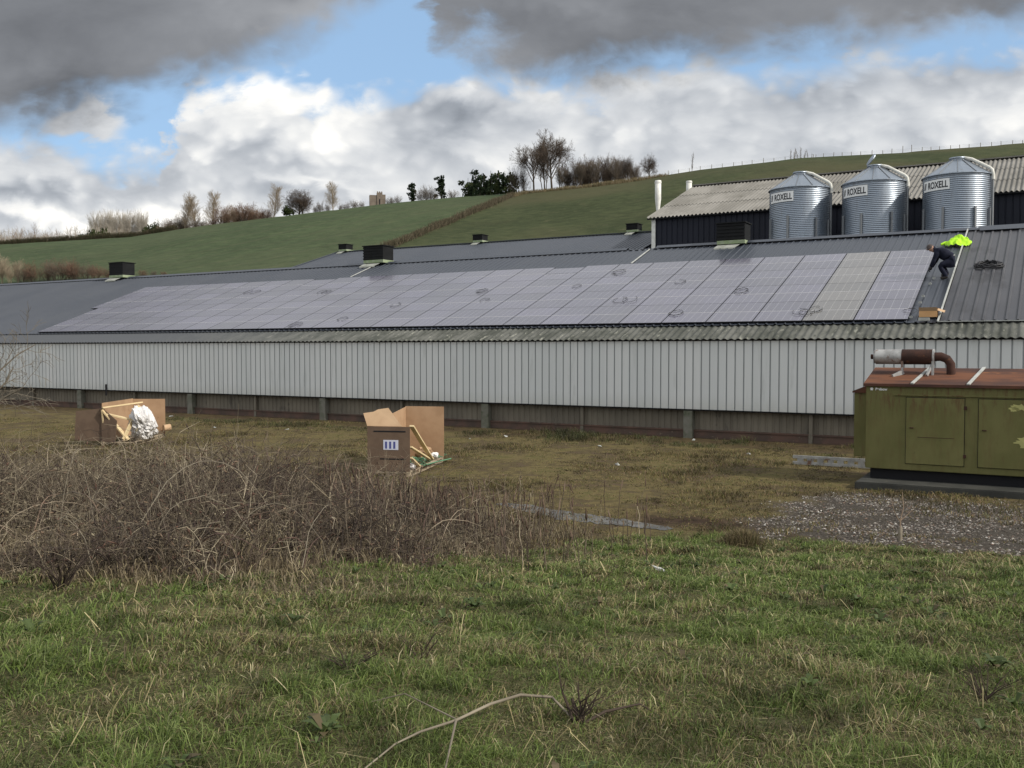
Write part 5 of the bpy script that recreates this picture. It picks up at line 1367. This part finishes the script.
def grow(rr, kind):
    """list of (points, radii, level); built at a height near 1"""
    out = []
    def branch(p, d, L, r, lv, maxlv):
        pts = [p]; dirn = d.copy(); n = 4
        for i in range(n - 1):
            j = Vector((rr.gauss(0, 1), rr.gauss(0, 1), rr.gauss(0, 1))) * kind['wob']
            dirn = (dirn + j + Vector((0, 0, kind['up'][min(lv, 3)]))).normalized(); pts.append(pts[-1] + dirn * (L / (n - 1)))
        out.append((pts, [r, r * .86, r * .70, r * .5], lv))
        if lv >= maxlv: return
        nb = kind['n'][min(lv, len(kind['n']) - 1)]
        for k in range(nb):
            f = kind['from'][min(lv, 3)] + (1 - kind['from'][min(lv, 3)]) * (k + rr.random()) / nb; f = min(f, .999)
            seg = int(f * (n - 1)); q = pts[seg].lerp(pts[seg + 1], f * (n - 1) - seg)
            ax = (pts[seg + 1] - pts[seg]).normalized()
            perp = ax.orthogonal().normalized(); perp.rotate(Matrix.Rotation(k * 2.4 + rr.random() * 1.2, 3, ax))
            a = kind['ang'][min(lv, 3)] * (.7 + .6 * rr.random()); nd = ax * math.cos(a) + perp * math.sin(a)
            branch(q, nd, L * kind['len'][min(lv, 3)] * (1.15 - .55 * f * kind['tap']) * (.7 + .5 * rr.random()), max(r * kind['rr'] * (1 - .4 * f), kind['rmin']), lv + 1, maxlv)
    for t_ in range(kind.get('stems', 1)):
        a = rr.random() * 6.28; off = Vector((math.cos(a), math.sin(a), 0)) * kind.get('spread', 0) * (rr.random() if kind.get('stems', 1) > 1 else 0)
        tilt = Vector((off.x * kind.get('tilt', .6) + rr.gauss(0, .03), off.y * kind.get('tilt', .6) + rr.gauss(0, .03), 1)).normalized()
        branch(off * kind.get('pack', .3), tilt, kind['trunk'] * (.75 + .4 * rr.random() if kind.get('stems', 1) > 1 else 1), kind['r'], 0, kind['lv'])
    h = max(p.z for b in out for p in b[0])
    return [([p / h for p in b[0]], [r / h for r in b[1]], b[2]) for b in out]
KINDS = {
    'oak': dict(trunk=.46, r=.021, rmin=.0011, n=[11, 7, 6, 5, 4], ang=[.78, .62, .6, .6], len=[.95, .60, .56, .55], up=[0, .07, .06, .03], wob=.10, tap=.7, rr=.50, lv=5, **{'from': [.30, .25, .2, .2]}),
    'dome': dict(trunk=.36, r=.030, rmin=.0013, n=[12, 8, 6, 5, 3], ang=[.95, .75, .7, .7], len=[1.0, .58, .55, .55], up=[0, .08, .03, .0], wob=.11, tap=.4, rr=.46, lv=5, **{'from': [.22, .25, .2, .2]}),
    'poplar': dict(trunk=.95, r=.014, rmin=.0013, n=[46, 8, 6], ang=[.62, .5, .5, .5], len=[.30, .55, .5, .5], up=[0, .16, .12, .1], wob=.08, tap=.75, rr=.4, lv=3, **{'from': [.12, .2, .2, .2]}),
    'copse': dict(trunk=.78, r=.013, rmin=.0016, n=[15, 8, 6], ang=[.62, .6, .6, .6], len=[.46, .52, .5, .5], up=[0, .10, .08, .05], wob=.10, tap=.55, rr=.45, lv=3, stems=4, spread=.30, tilt=.35, **{'from': [.18, .2, .2, .2]}),
    'bush': dict(trunk=.62, r=.010, rmin=.0020, n=[9, 6, 5], ang=[.7, .7, .7, .7], len=[.55, .52, .5, .5], up=[0, .06, .03, .0], wob=.13, tap=.5, rr=.5, lv=3, stems=10, spread=.7, tilt=1.0, **{'from': [.1, .2, .2, .2]}),
    'stick': dict(trunk=.96, r=.012, rmin=.0024, n=[22, 5], ang=[.45, .45, .5, .5], len=[.20, .5, .5, .5], up=[0, .22, .15, .1], wob=.05, tap=.8, rr=.45, lv=2, **{'from': [.15, .2, .2, .2]}),
}
def to_mesh(name, brs, n=4):
    V = []; Fc = []
    for pts, rad, lv in brs:
        k = len(pts); b = len(V); m = n if lv <= 1 else 3
        d = (pts[-1] - pts[0]).normalized(); a = d.orthogonal().normalized(); c = d.cross(a)
        for p, r in zip(pts, rad):
            for j in range(m):
                o = 2 * math.pi * j / m; V.append(p + (a * math.cos(o) + c * math.sin(o)) * r)
        for i in range(k - 1):
            for j in range(m): Fc.append((b + i * m + j, b + i * m + (j + 1) % m, b + (i + 1) * m + (j + 1) % m, b + (i + 1) * m + j))
    me = bpy.data.meshes.new(name); me.from_pydata([tuple(v) for v in V], [], Fc); me.polygons.foreach_set('use_smooth', [True] * len(Fc)); me.update(); return me
_cache = {}
def tree_meshes(kind, var, tw, split=True):
    key = (kind, var, tw.name, split)
    if key not in _cache:
        brs = grow(random.Random(100 * var + len(kind) * 7 + ord(kind[0])), KINDS[kind])
        if split:
            a = to_mesh('trunk', [b for b in brs if b[2] <= 1], 6); a.materials.append(M_bark if tw in (M_twig, M_twigg, M_twigr) else tw)
            c = to_mesh('crown', [b for b in brs if b[2] >= 1]); c.materials.append(tw); _cache[key] = (a, c)
        else:
            a = to_mesh('bare_tree', brs); a.materials.append(tw); _cache[key] = (a,)
    return _cache[key]
def put_tree(kind, px, ytop, Y, label, cat='tree', group=None, tw=None, var=0, name='bare_tree', wide=1.0, ybase=None, split=True):
    tw = tw or M_twig
    d = ray(px, ytop)
    if ybase is not None:
        p = hit_far(px, ybase); Y = p.y
        if Y > Rs_of(d.x / d.y) + 6: Y = float(Rs_of(d.x / d.y)) + 1; x = d.x / d.y * Y; p = Vector((x, Y, ztf(x, Y)))
    else:
        x = d.x / d.y * Y; p = Vector((x, Y, ztf(x, Y)))
    top = EYE + d.z / d.y * Y; h = max(top - p.z, .5)
    ms = tree_meshes(kind, var, tw, split)
    if split:
        r = thing(name, label, cat, p - Vector((0, 0, .15)), random.random() * 6.28, group)
        for nm, me in zip(('trunk', 'crown'), ms):
            o = bpy.data.objects.new(nm, me); COL.objects.link(o); o.parent = r
    else:
        r = bpy.data.objects.new(name, ms[0]); COL.objects.link(r); r.location = p - Vector((0, 0, .15)); r.rotation_euler = (0, 0, random.random() * 6.28); tag(r, label, cat, group)
    r.scale = (h * wide, h * wide, h)
    return r
def Yat(px, extra=2.0): 
    u = ray(px, 200); u = u.x / u.y; return float(Rs_of(u)) + extra
def leaf_mesh(name, blobs, per, size, mt, seed):
    """small leaf faces through the volume of several uneven clumps"""
    rg = np.random.default_rng(seed); V = []; 
    for (c, r) in blobs:
        n = int(per * r[0] * r[2] * 40) + 30
        q = rg.normal(0, 1, (n, 3)); q /= np.linalg.norm(q, axis=1, keepdims=True); q *= (rg.random((n, 1)) ** .45) * (0.75 + .35 * rg.random((n, 1)))
        q = q * np.array(r) + np.array(c)
        a = rg.normal(0, 1, (n, 3)); a /= np.linalg.norm(a, axis=1, keepdims=True); b = np.cross(a, rg.normal(0, 1, (n, 3))); b /= np.linalg.norm(b, axis=1, keepdims=True)
        s = size * (.6 + .8 * rg.random((n, 1)))
        V.append(np.stack([q - a * s, q + b * s * .6, q + a * s, q - b * s * .6], 1))
    V = np.concatenate(V).reshape(-1, 3); q = np.arange(len(V)).reshape(-1, 4)
    return V, q
def put_leafy(px, ytop, Y, label, blobs, mt, seed, name, group=None, wide=1.0, cat='tree', dens=60, size=.035, trunk=True):
    d = ray(px, ytop); x = d.x / d.y * Y; p = Vector((x, Y, ztf(x, Y))); h = max(EYE + d.z / d.y * Y - p.z, .6)
    r = thing(name, label, cat, p - Vector((0, 0, .1)), random.random() * 6, group)
    V, q = leaf_mesh('crown', blobs, dens, size, mt, seed); o = fast_mesh('crown', V, q, None, mt, r)
    if trunk:
        m = MB(); m.tube([(0, 0, 0), (.005, 0, .4), (0, .01, .98)], [.022, .017, .006], 7)
        rr = random.Random(seed)
        for (c, rd) in blobs[::2]: m.tube([(0, 0, max(c[2] - .12, .05)), (c[0] * .9, c[1] * .9, c[2])], [.010, .004], 5)
        m.build('trunk', M_bark, r, fix=False)
    r.scale = (h * wide, h * wide, h)
    return r

def build_trees():
    # the two big bare trees and the wood beside them on the skyline
    put_tree('oak', 534, 134, 0, 'left of the two tall bare trees, spreading, at the hedge corner on the skyline', ybase=191, var=8, wide=.74)
    put_tree('oak', 552, 128, 0, 'tallest bare tree, right of the pair at the hedge corner on the skyline', ybase=190.5, var=2, wide=.74)
    put_tree('copse', 545, 138, 0, 'slim bare tree standing between the two big bare skyline trees', ybase=190.5, var=5, wide=.7)
    put_tree('bush', 516, 160, Yat(516, 1), 'dark dense bush tree left of the two tall bare trees on the skyline', var=1, wide=.42)
    put_tree('bush', 524, 162, Yat(524, 3), 'dark twiggy thorn tree tucked against the tall bare trees', var=2, wide=.42)
    gl = 'dark evergreen tree in the little wood left of the big bare skyline trees'
    for i, (px, yt, e) in enumerate(((468, 177, 22), (476, 168.5, 24), (484, 173, 16), (491, 169.5, 24), (498, 172, 14), (505, 170, 22), (511, 171, 12), (471, 183, 8), (480, 180, 6), (497, 180, 5))):
        rr = random.Random(i); b = []
        for k in range(9): b.append(((rr.gauss(0, .12), rr.gauss(0, .12), .30 + .62 * k / 9), (.15 + .13 * (1 - k / 9), .15 + .13 * (1 - k / 9), .10)))
        put_leafy(px, yt, Yat(px, e), gl, b, M_needle if i % 3 else M_ivy, 40 + i, 'evergreen_tree', 'evergreen trees of the skyline wood', wide=.75, dens=46, size=.045)
    gl = 'grey brown bare tree in the copse right of the big bare trees'
    xs = [560, 566, 573, 580, 586, 592, 598, 604, 610, 616, 621, 627, 632, 637, 569, 584, 596, 607, 619]
    ys = [163, 160, 154, 158, 152, 156, 153, 152, 155, 151.5, 155, 153, 159, 163, 168, 166, 164, 165, 165]
    for i, (px, yt) in enumerate(zip(xs, ys)): put_tree('copse', px, yt, Yat(px, 3 + (i * 7) % 19), gl, 'tree', 'bare trees of the copse', M_twig if i % 3 else M_twigg, var=i % 4, wide=.85)
    put_tree('dome', 649, 150, 0, 'lone bare tree with a wide low crown right of the copse', ybase=178, var=3, wide=.72)
    put_tree('stick', 692, 151, Yat(692, 4), 'single slim upright poplar on the skyline above the barn flues', tw=M_twigg, var=1, wide=1.1)
    for i, (px, yt) in enumerate(((791, 148), (794.5, 146), (798, 149), (801, 145.5), (804.5, 149), (808, 148), (812, 152), (816, 153))):
        put_tree('stick', px, yt, Yat(px, 6), 'thin upright sapling in the little clump on the skyline above the silos', 'tree', 'thin saplings above the silos', M_twigg, var=i % 3, wide=1.2, split=False, name='sapling')
    # scots pines
    for i, (px, yt, lab, sq) in enumerate(((412.5, 181, 'dark ragged pine right of the stone tower on the skyline', .30), (441, 174, 'tall narrow dark pine furthest right of the skyline pair', .23))):
        rr = random.Random(70 + i); b = []
        for k in range(18): b.append(((rr.gauss(0, .06), rr.gauss(0, .06), .20 + .72 * k / 18), (.09 + .13 * rr.random() * (1.15 - k / 18), .09 + .12 * rr.random(), .065)))
        put_leafy(px, yt, Yat(px, 6), lab, b, M_needle, 90 + i, 'pine_tree', None, wide=.9, dens=70, size=.04)
    for i, (px, yt) in enumerate(((422, 186), (428, 183), (433, 189), (453, 188), (396, 193), (389, 195), (361, 199), (354, 198), (346, 201))):
        put_tree('bush', px, yt, Yat(px, 5), 'low bare bush along the left skyline between the pines and the poplar', 'bush', 'low bare bushes on the left skyline', M_twigg, var=3 + i % 2, wide=.7, name='bare_bush')
    # round dark tree with ivy, poplars and the buff wood to its left
    put_tree('dome', 299, 187, Yat(299, 3), 'round dense bare tree with dark ivy on the left skyline', var=6, wide=.98)
    put_tree('dome', 303, 189, Yat(303, 3), 'second bare crown growing through the round dense tree on the left skyline', var=7, wide=.9)
    put_leafy(289, 203, Yat(289, 1), 'dark ivy covered bush at the foot of the round dense tree', [((-.3, 0, .3), (.4, .4, .3)), ((.2, .1, .45), (.4, .4, .4)), ((.5, 0, .3), (.3, .3, .25))], M_ivy, 5, 'ivy_bush', wide=1.0, cat='bush', dens=50, size=.07)
    for i, (px, yt) in enumerate(((322, 199), (327, 201), (317, 203), (341, 202))): put_tree('bush', px, yt, Yat(px, 4), 'grey bare thorn right of the round dense skyline tree', 'bush', 'grey thorns by the round tree', M_twigg, var=1 + i % 2, wide=.7, name='bare_bush')
    put_tree('poplar', 273, 182, Yat(273, 5), 'pale bare poplar just left of the round dense tree', tw=M_twigp, var=1, wide=1.35)
    put_tree('poplar', 333, 180, Yat(333, 5), 'pale bare poplar right of the round dense tree', tw=M_twigp, var=2, wide=1.35)
    for i, (px, yt, lab) in enumerate(((212.5, 189, 'pale bare poplar, right one of the three in a row on the left skyline'), (197, 190, 'pale bare poplar, middle one of the three in a row on the left skyline'), (183, 193, 'pale bare poplar, left one of the three in a row on the left skyline'))):
        put_tree('poplar', px, yt, Yat(px, 8), lab, tw=M_twigp, var=3 + i, wide=1.35)
    for i, (px, yt) in enumerate(((222, 204), (229, 202), (236, 200), (243, 200), (250, 202), (257, 204), (264, 205), (268, 207), (226, 210), (240, 208), (253, 209), (262, 211), (217, 212), (247, 206), (233, 206))):
        put_tree('bush', px, yt, Yat(px, 3 + (i * 5) % 14), 'buff coloured bare thicket tree between the poplars on the left skyline', 'tree', 'buff thicket trees', M_twigb if i % 3 else M_twigr, var=5 + i % 3, wide=.95, name='thicket_tree')
    for i, (px, yt) in enumerate(((160, 222), (167, 215), (174, 212), (181, 211), (188, 213), (195, 215), (203, 216), (210, 215), (171, 219), (186, 218))):
        put_tree('bush', px, yt, Yat(px, 6 + (i * 5) % 12), 'grey brown bare bush at the foot of the three poplars', 'bush', 'bushes under the three poplars', M_twigg if i % 2 else M_twigb, var=i % 3, wide=.95, name='bare_bush')
    for i, (px, yt, w) in enumerate(((147, 223, 1.2), (154, 220.5, 1.4), (88, 226, 1.0), (101, 225.5, 1.0))):
        b = [((-.3, 0, .4), (.4, .4, .35)), ((.2, .1, .55), (.4, .4, .4)), ((.45, -.1, .35), (.3, .3, .3))]
        put_leafy(px, yt, Yat(px, 25 if px < 120 else 8), 'dark round evergreen bush low on the far left skyline' if px < 120 else 'dark evergreen bush left of the three poplars', b, M_ivy, 11 + i, 'evergreen_bush', 'evergreen bushes, far left' if px < 120 else 'evergreen bushes by the poplars', wide=.7, cat='bush', dens=40, size=.06)
    for i in range(19):
        px = 93 + i * 2.85; put_tree('poplar', px, 207 + 2.5 * random.random() + (2 if i < 3 else 0), 620, 'very thin pale poplar in the evenly planted row on the left horizon', 'tree', 'row of thin poplars', M_twighaze, var=1 + i % 3, wide=.55, split=False, name='poplar')
    for i in range(42):
        px = -8 + i * 3.4 + random.random() * 2; put_tree('bush' if i % 2 else 'copse', px, 221.5 + 7 * random.random(), 520 + 40 * random.random(), 'small pale bare tree along the far left horizon', 'tree', 'far horizon trees', M_twighaze if i % 3 else M_twigb, var=i % 3, wide=.9, split=False, name='horizon_tree')
    # scrub growing behind the left end of the shed ridge
    for i, (px, yt, yb) in enumerate(((24, 262, 283), (36, 258, 282), (48, 256, 281), (58, 254, 281), (68, 255, 280), (78, 256, 280), (88, 258, 279), (97, 262, 279), (143, 266, 277), (152, 268, 277), (164, 269, 276), (108, 266, 279))):
        put_tree('bush', px, yt, 0, 'reddish brown bare shrub growing behind the left end of the shed ridge' if px < 110 else 'low reddish shrub right of the far left roof vent', 'shrub', 'reddish shrubs behind the shed' if px < 110 else 'low shrubs right of the left vent', M_twigr if i % 3 else M_twigg, var=i % 4, wide=.95, ybase=yb, name='bare_shrub')
    for i, (px, yt, yb) in enumerate(((2, 252, 284), (10, 262, 284), (18, 256, 283))):
        put_tree('copse', px, yt, 0, 'pale bare sapling behind the shed at the far left edge', 'tree', 'pale saplings behind the shed', M_twigp, var=i % 3, wide=.9, ybase=yb, name='sapling_tree')
build_trees()

# bare thorn whose twigs reach into the left edge of the view
def build_left_thorn():
    put = []
    x = -7.35; p = Vector((x, 12.5, ztf(x, 12.5)))
    r = thing('thorn_tree', 'bare thorn at the left edge with fine twigs crossing the white shed wall', 'tree', p, 2.2)
    kd = dict(KINDS['dome']); kd.update(rmin=.0009, lv=5, n=[8, 5, 5, 4, 3], wob=.20, up=[0, .02, -.02, -.04], rr=.5)
    brs = grow(random.Random(23), kd)
    a = to_mesh('trunk', [b for b in brs if b[2] <= 1], 6); c = to_mesh('crown', [b for b in brs if b[2] >= 2], 3)
    mt = bark_mat('lichen_grey_twigs', (.13, .115, .090), (.22, .19, .145))
    for nm, me in (('trunk', a), ('crown', c)):
        me.materials.append(mt); o = bpy.data.objects.new(nm, me); COL.objects.link(o); o.parent = r
    r.scale = (2.9, 2.9, 3.0)
build_left_thorn()

# ------------------------------------------------------------------ hedges, tower, fence on the hill
def hedge(name, pts, h, wd, n, label, cols, seed):
    rg = np.random.default_rng(seed); seg = rg.integers(0, len(pts) - 1, n); f = rg.random(n)
    A = np.array([[p.x, p.y] for p in pts]); L = np.linalg.norm(A[1:] - A[:-1], axis=1); seg = rg.choice(len(L), n, p=L / L.sum())
    xy = A[seg] * (1 - f[:, None]) + A[seg + 1] * f[:, None] + rg.normal(0, wd, (n, 2))
    z = zt(xy[:, 0], xy[:, 1]); hh = h * (.35 + .75 * rg.random(n)) * (.55 + .9 * fbm(xy[:, 0] * .12, xy[:, 1] * .12, 3))
    K = 4; t_ = np.linspace(0, 1, K)[None]; a = rg.random(n) * 6.28; ln = rg.random(n) * .7
    P = np.stack([xy[:, :1] + np.cos(a)[:, None] * ln[:, None] * hh[:, None] * t_ + rg.normal(0, .05, (n, K)), xy[:, 1:] + np.sin(a)[:, None] * ln[:, None] * hh[:, None] * t_ + rg.normal(0, .05, (n, K)), z[:, None] + hh[:, None] * t_ - .1], -1)
    R = (.02 + .03 * rg.random(n))[:, None] * np.array([[1.2, 1, .8, .4]])
    c = np.array(cols)[rg.integers(0, len(cols), n)] * (.7 + .6 * rg.random((n, 1)))
    o = stems(name, P, R, c); tag(o, label, 'hedge'); return o
hedge('hedge', _hp, 1.35, .6, 8000, 'brown overgrown hedge running diagonally up the hillside between two fields', [(.062, .050, .034), (.090, .074, .050), (.042, .042, .024), (.13, .112, .076)], 2)
hedge('verge_scrub', [hit_far(a, b) for a, b in ((512, 197), (525, 193.5), (560, 190), (600, 186), (640, 180.5), (665, 176))], 1.1, .8, 4500, 'pale rough scrub along the foot of the skyline copse', [(.20, .16, .10), (.13, .105, .06), (.09, .08, .04)], 3)
def skyline_pts(xs, ex): 
    r = []
    for px in xs:
        d = ray(px, 200); u = d.x / d.y; Y = float(Rs_of(u)) + ex; r.append(Vector((u * Y, Y, 0)))
    return r
hedge('hedge', skyline_pts((-20, 20, 60, 100, 150, 175), 1.0), 2.1, .5, 9000, 'dark clipped hedge along the far left skyline of the green field', [(.050, .045, .028), (.075, .06, .04), (.04, .045, .022)], 4)
M_stone_w = mottled('brown_stone', (.13, .105, .085), (.18, .15, .12), .6, .9, bmp=0)
def build_tower():
    Y = Yat(376, 60); d = ray(377, 193); x = d.x / d.y * Y; z = ztf(x, Y) - 1; top = EYE + d.z / d.y * Y
    t = thing('stone_building', 'small brown stone building with a square tower on the left skyline', 'building', (x, Y, z), .2); H = top - z
    m = MB(); m.box(-.1, 2.0, -1.5, 1.5, 0, H); m.build('tower', M_stone_w, t)
    m = MB(); m.box(-2.9, -.104, -1.2, 1.6, 0, H - 1.0); m.box(2.004, 3.2, -1.2, 1.6, 0, H - .7); m.build('wall', M_stone_w, t)
    m = MB()
    for k in range(3): m.box(-.1 + k * .8, .35 + k * .8, -1.5, -1.1, H, H + .4)
    m.build('battlement', M_stone_w, t)
    m = MB(); m.box(.7, 1.1, -1.56, -1.503, H * .72, H * .86); m.build('window', M_dark, t)
build_tower()
M_post = bark_mat('weathered_post', (.16, .15, .13), (.24, .22, .19))
def build_fence():
    xs = []; x = 668.0
    rr = random.Random(5)
    while x < 1060: xs.append(x); x += 8.5 + 3 * rr.random()
    P = skyline_pts(xs, -1.0)
    f = thing('field_fence', 'post and wire fence along the top of the right hand hill field', 'fence', (P[0].x, P[0].y, ztf(P[0].x, P[0].y)))
    o = Vector(f.location)
    tops = []
    for i, p in enumerate(P):
        z = ztf(p.x, p.y); h = .85 + .35 * rr.random() + (.7 if i in (12, 23, 24) else 0); m = MB(); b = Vector((p.x, p.y, z)) - o
        m.tube([b - Vector((0, 0, .2)), b + Vector((rr.gauss(0, .03), 0, h))], [.085, .075], 6); m.build('post', M_post, f); tops.append(b)
    m = MB()
    for hh in (.45, .8): m.tube([t + Vector((0, 0, hh)) for t in tops], .012, 3)
    m.build('wire', M_post, f)
build_fence()

# ------------------------------------------------------------------ small things on the bank and in the yard
M_dead = bark_mat('bleached_branch', (.15, .13, .10), (.24, .21, .16))
M_darkw = bark_mat('dark_wood', (.040, .030, .024), (.065, .050, .040))
def on_ground(px, py, h=0.0):
    p = hit(px, py); return p + Vector((0, 0, h))
def build_branch():
    m = MB(); hs = [0.02, .05, .08, .10, .11, .12, .09, .03]
    pts = [on_ground(px, py + 9, h) for (px, py), h in zip(((352, 776), (395, 749), (420, 742), (456, 735), (490, 719), (520, 711), (552, 707), (572, 716)), hs)]
    m.tube(pts, [.003, .004, .005, .006, .007, .007, .007, .006], 8)
    m.tube([pts[3], on_ground(452, 756, .07), on_ground(445, 778, .03)], [.006, .005, .004], 7)
    m.tube([pts[3] + Vector((0, 0, .005)), on_ground(430, 728, .10), on_ground(405, 716, .10), on_ground(372, 715, .06)], [.004, .003, .003, .002], 6)
    o = m.build('fallen_branch', M_dead, fix=False); tag(o, 'long bleached fallen branch arching over the near grass', 'branch')
    m = MB(); b = on_ground(580, 726, 0); rr = random.Random(6)
    for k in range(13):
        a = rr.random() * 6.28; l = .10 + .22 * rr.random(); e = b + Vector((math.cos(a) * l * .55, math.sin(a) * l * .3, l * (.5 + .5 * rr.random())))
        mid = b.lerp(e, .5) + Vector((rr.gauss(0, .02), 0, rr.gauss(0, .015))); m.tube([b + Vector((rr.gauss(0, .03), rr.gauss(0, .03), 0)), mid, e], [.006, .004, .002], 5)
        m.tube([mid, mid + Vector((rr.gauss(0, .07), rr.gauss(0, .04), .07))], [.003, .0015], 4)
    m.tube([b, on_ground(605, 726, .07), on_ground(640, 720, .08), on_ground(662, 724, .03)], [.008, .007, .005, .003], 6)
    m.tube([b, on_ground(572, 720, .10)], [.010, .008], 6)
    o = m.build('woody_stump', M_darkw, fix=False); tag(o, 'dark woody stump with upright twigs at the end of the fallen branch', 'plant')
build_branch()
def twig_plant(px, py, h, n, label, name, mt, seed, spread=.6, r=.005, cat='plant'):
    b = on_ground(px, py); rr = random.Random(seed); m = MB()
    for k in range(n):
        a = rr.random() * 6.28; l = h * (.55 + .5 * rr.random()); e = b + Vector((math.cos(a) * l * spread, math.sin(a) * l * spread, l)); mid = b.lerp(e, .5) + Vector((rr.gauss(0, .04) * h, rr.gauss(0, .04) * h, .05 * h))
        m.tube([b + Vector((rr.gauss(0, .02), rr.gauss(0, .02), -.02)), mid, e], [r, r * .7, r * .35], 5)
        for q in range(3):
            s = mid.lerp(e, rr.random()); m.tube([s, s + Vector((rr.gauss(0, .12) * h, rr.gauss(0, .12) * h, .15 * h * rr.random()))], [r * .5, r * .25], 4)
    o = m.build(name, mt, fix=False); tag(o, label, cat); return o
twig_plant(421, 662, .22, 9, 'dark wiry dead plant in the middle of the near grass', 'dead_plant', M_darkw, 1, .8, .003)
twig_plant(803, 612, .30, 5, 'thin dead stalk standing in the right of the near grass', 'dead_stalk', M_darkw, 2, .25, .003)
twig_plant(527, 572, .40, 4, 'single dark stalk at the right end of the brambles', 'dead_stalk', M_darkw, 3, .2, .004)
twig_plant(62, 590, .35, 22, 'dark dead clump at the front edge of the brambles on the left', 'dead_clump', M_darkw, 4, .9, .006)
twig_plant(985, 700, .14, 14, 'dark flattened clump in the grass at the right edge', 'dead_clump', M_darkw, 5, 1.3, .004)
twig_plant(350, 672, .12, 20, 'low dark clump left of the dead wiry plant in the near grass', 'dead_clump', M_darkw, 6, 1.5, .004)
def build_sapling():
    b = on_ground(900, 541); t = thing('sapling', 'small bare sapling in a pale guard at the edge of the gravel', 'tree', b)
    m = MB(); m.tube([(0, 0, -.05), (.005, 0, .22), (0, 0, .24)], [.035, .032, .0], 8); m.build('guard', M_dead, t)
    m = MB()
    m.tube([(0, 0, 0), (0, 0, .35), (.05, 0, .55), (.03, .02, .80)], [.014, .012, .008, .004], 6); m.tube([(0, 0, .30), (-.10, 0, .48), (-.16, 0, .72)], [.008, .006, .003], 5); m.tube([(.01, 0, .34), (.14, .02, .44), (.30, .0, .62)], [.008, .006, .003], 5); m.tube([(.14, .02, .44), (.18, 0, .60)], [.004, .002], 4); m.build('stem', M_twigb, t)
build_sapling()
def build_rush(px, py, w, h, label, seed, cols):
    b = on_ground(px, py); n = 1500; rg = np.random.default_rng(seed)
    x = b.x + rg.normal(0, w * .38, n); y = b.y + rg.normal(0, w * .28, n)
    o = blades('rush_tuft', x, y, h * (.5 + .6 * rg.random(n)) * np.exp(-((x - b.x) / w) ** 2), .006 + .004 * rg.random(n), .15 + .7 * rg.random(n), pal(n, cols, [1] * len(cols))); tag(o, label, 'rush tuft')
build_rush(740, 545, .42, .32, 'brown tuft of rushes at the edge of the mud beside the gravel', 3, [(.15, .115, .06), (.10, .075, .045), (.20, .16, .09), (.085, .085, .03)])
def build_canes():
    rr = random.Random(12)
    for i, (a, b_, h, r) in enumerate((((128, 562), (286, 556), .95, .0075), ((140, 566), (262, 560), .62, .006), ((20, 545), (150, 575), .62, .006), ((96, 560), (60, 570), 1.05, .006), ((88, 548), (150, 570), .9, .005), ((222, 566), (330, 570), .6, .005), ((150, 560), (165, 572), .8, .005), ((300, 574), (352, 548), .55, .005), ((40, 575), (95, 580), .5, .005), ((190, 570), (245, 566), .42, .005))):
        p, q = on_ground(*a), on_ground(*b_); m = MB(); pts = []
        for k in range(13):
            f = k / 12; s = 4 * f * (1 - f); x = p.lerp(q, f); x.z += h * s ** .8; x += Vector((rr.gauss(0, .012), rr.gauss(0, .012), rr.gauss(0, .010))); pts.append(x)
        r *= .62; m.tube(pts, [r * (1.15 - .6 * k / 12) for k in range(13)], 6)
        for q_ in range(5):
            k = rr.randrange(3, 11); m.tube([pts[k], pts[k] + Vector((rr.gauss(0, .1), rr.gauss(0, .08), .08 + .12 * rr.random()))], [r * .5, r * .25], 4)
        o = m.build('bramble_cane', M_dead, fix=False); tag(o, 'pale arching bramble cane looping over the front of the thicket', 'bramble', 'arching bramble canes')
build_canes()
def build_litter():
    rr = random.Random(2)
    for i, (px, py) in enumerate(((506, 437.5), (750, 455), (171, 417), (287, 430), (618, 466), (662, 573), (470, 440), (600, 447), (694, 441), (98, 428), (215, 428))):
        b = on_ground(px, py, .012); m = MB(); s = .035 + .03 * rr.random()
        v = [(rr.gauss(0, s), rr.gauss(0, s), abs(rr.gauss(0, .03))) for _ in range(9)]
        bm = bmesh.new(); vs = [bm.verts.new(Vector(q)) for q in v]; bmesh.ops.convex_hull(bm, input=vs); me = bpy.data.meshes.new('litter_scrap'); bm.to_mesh(me); bm.free()
        o = link('litter_scrap', me, None, [M_trim]); o.location = b; tag(o, 'small pale scrap of litter lying on the ground', 'litter', 'scraps of litter')
build_litter()
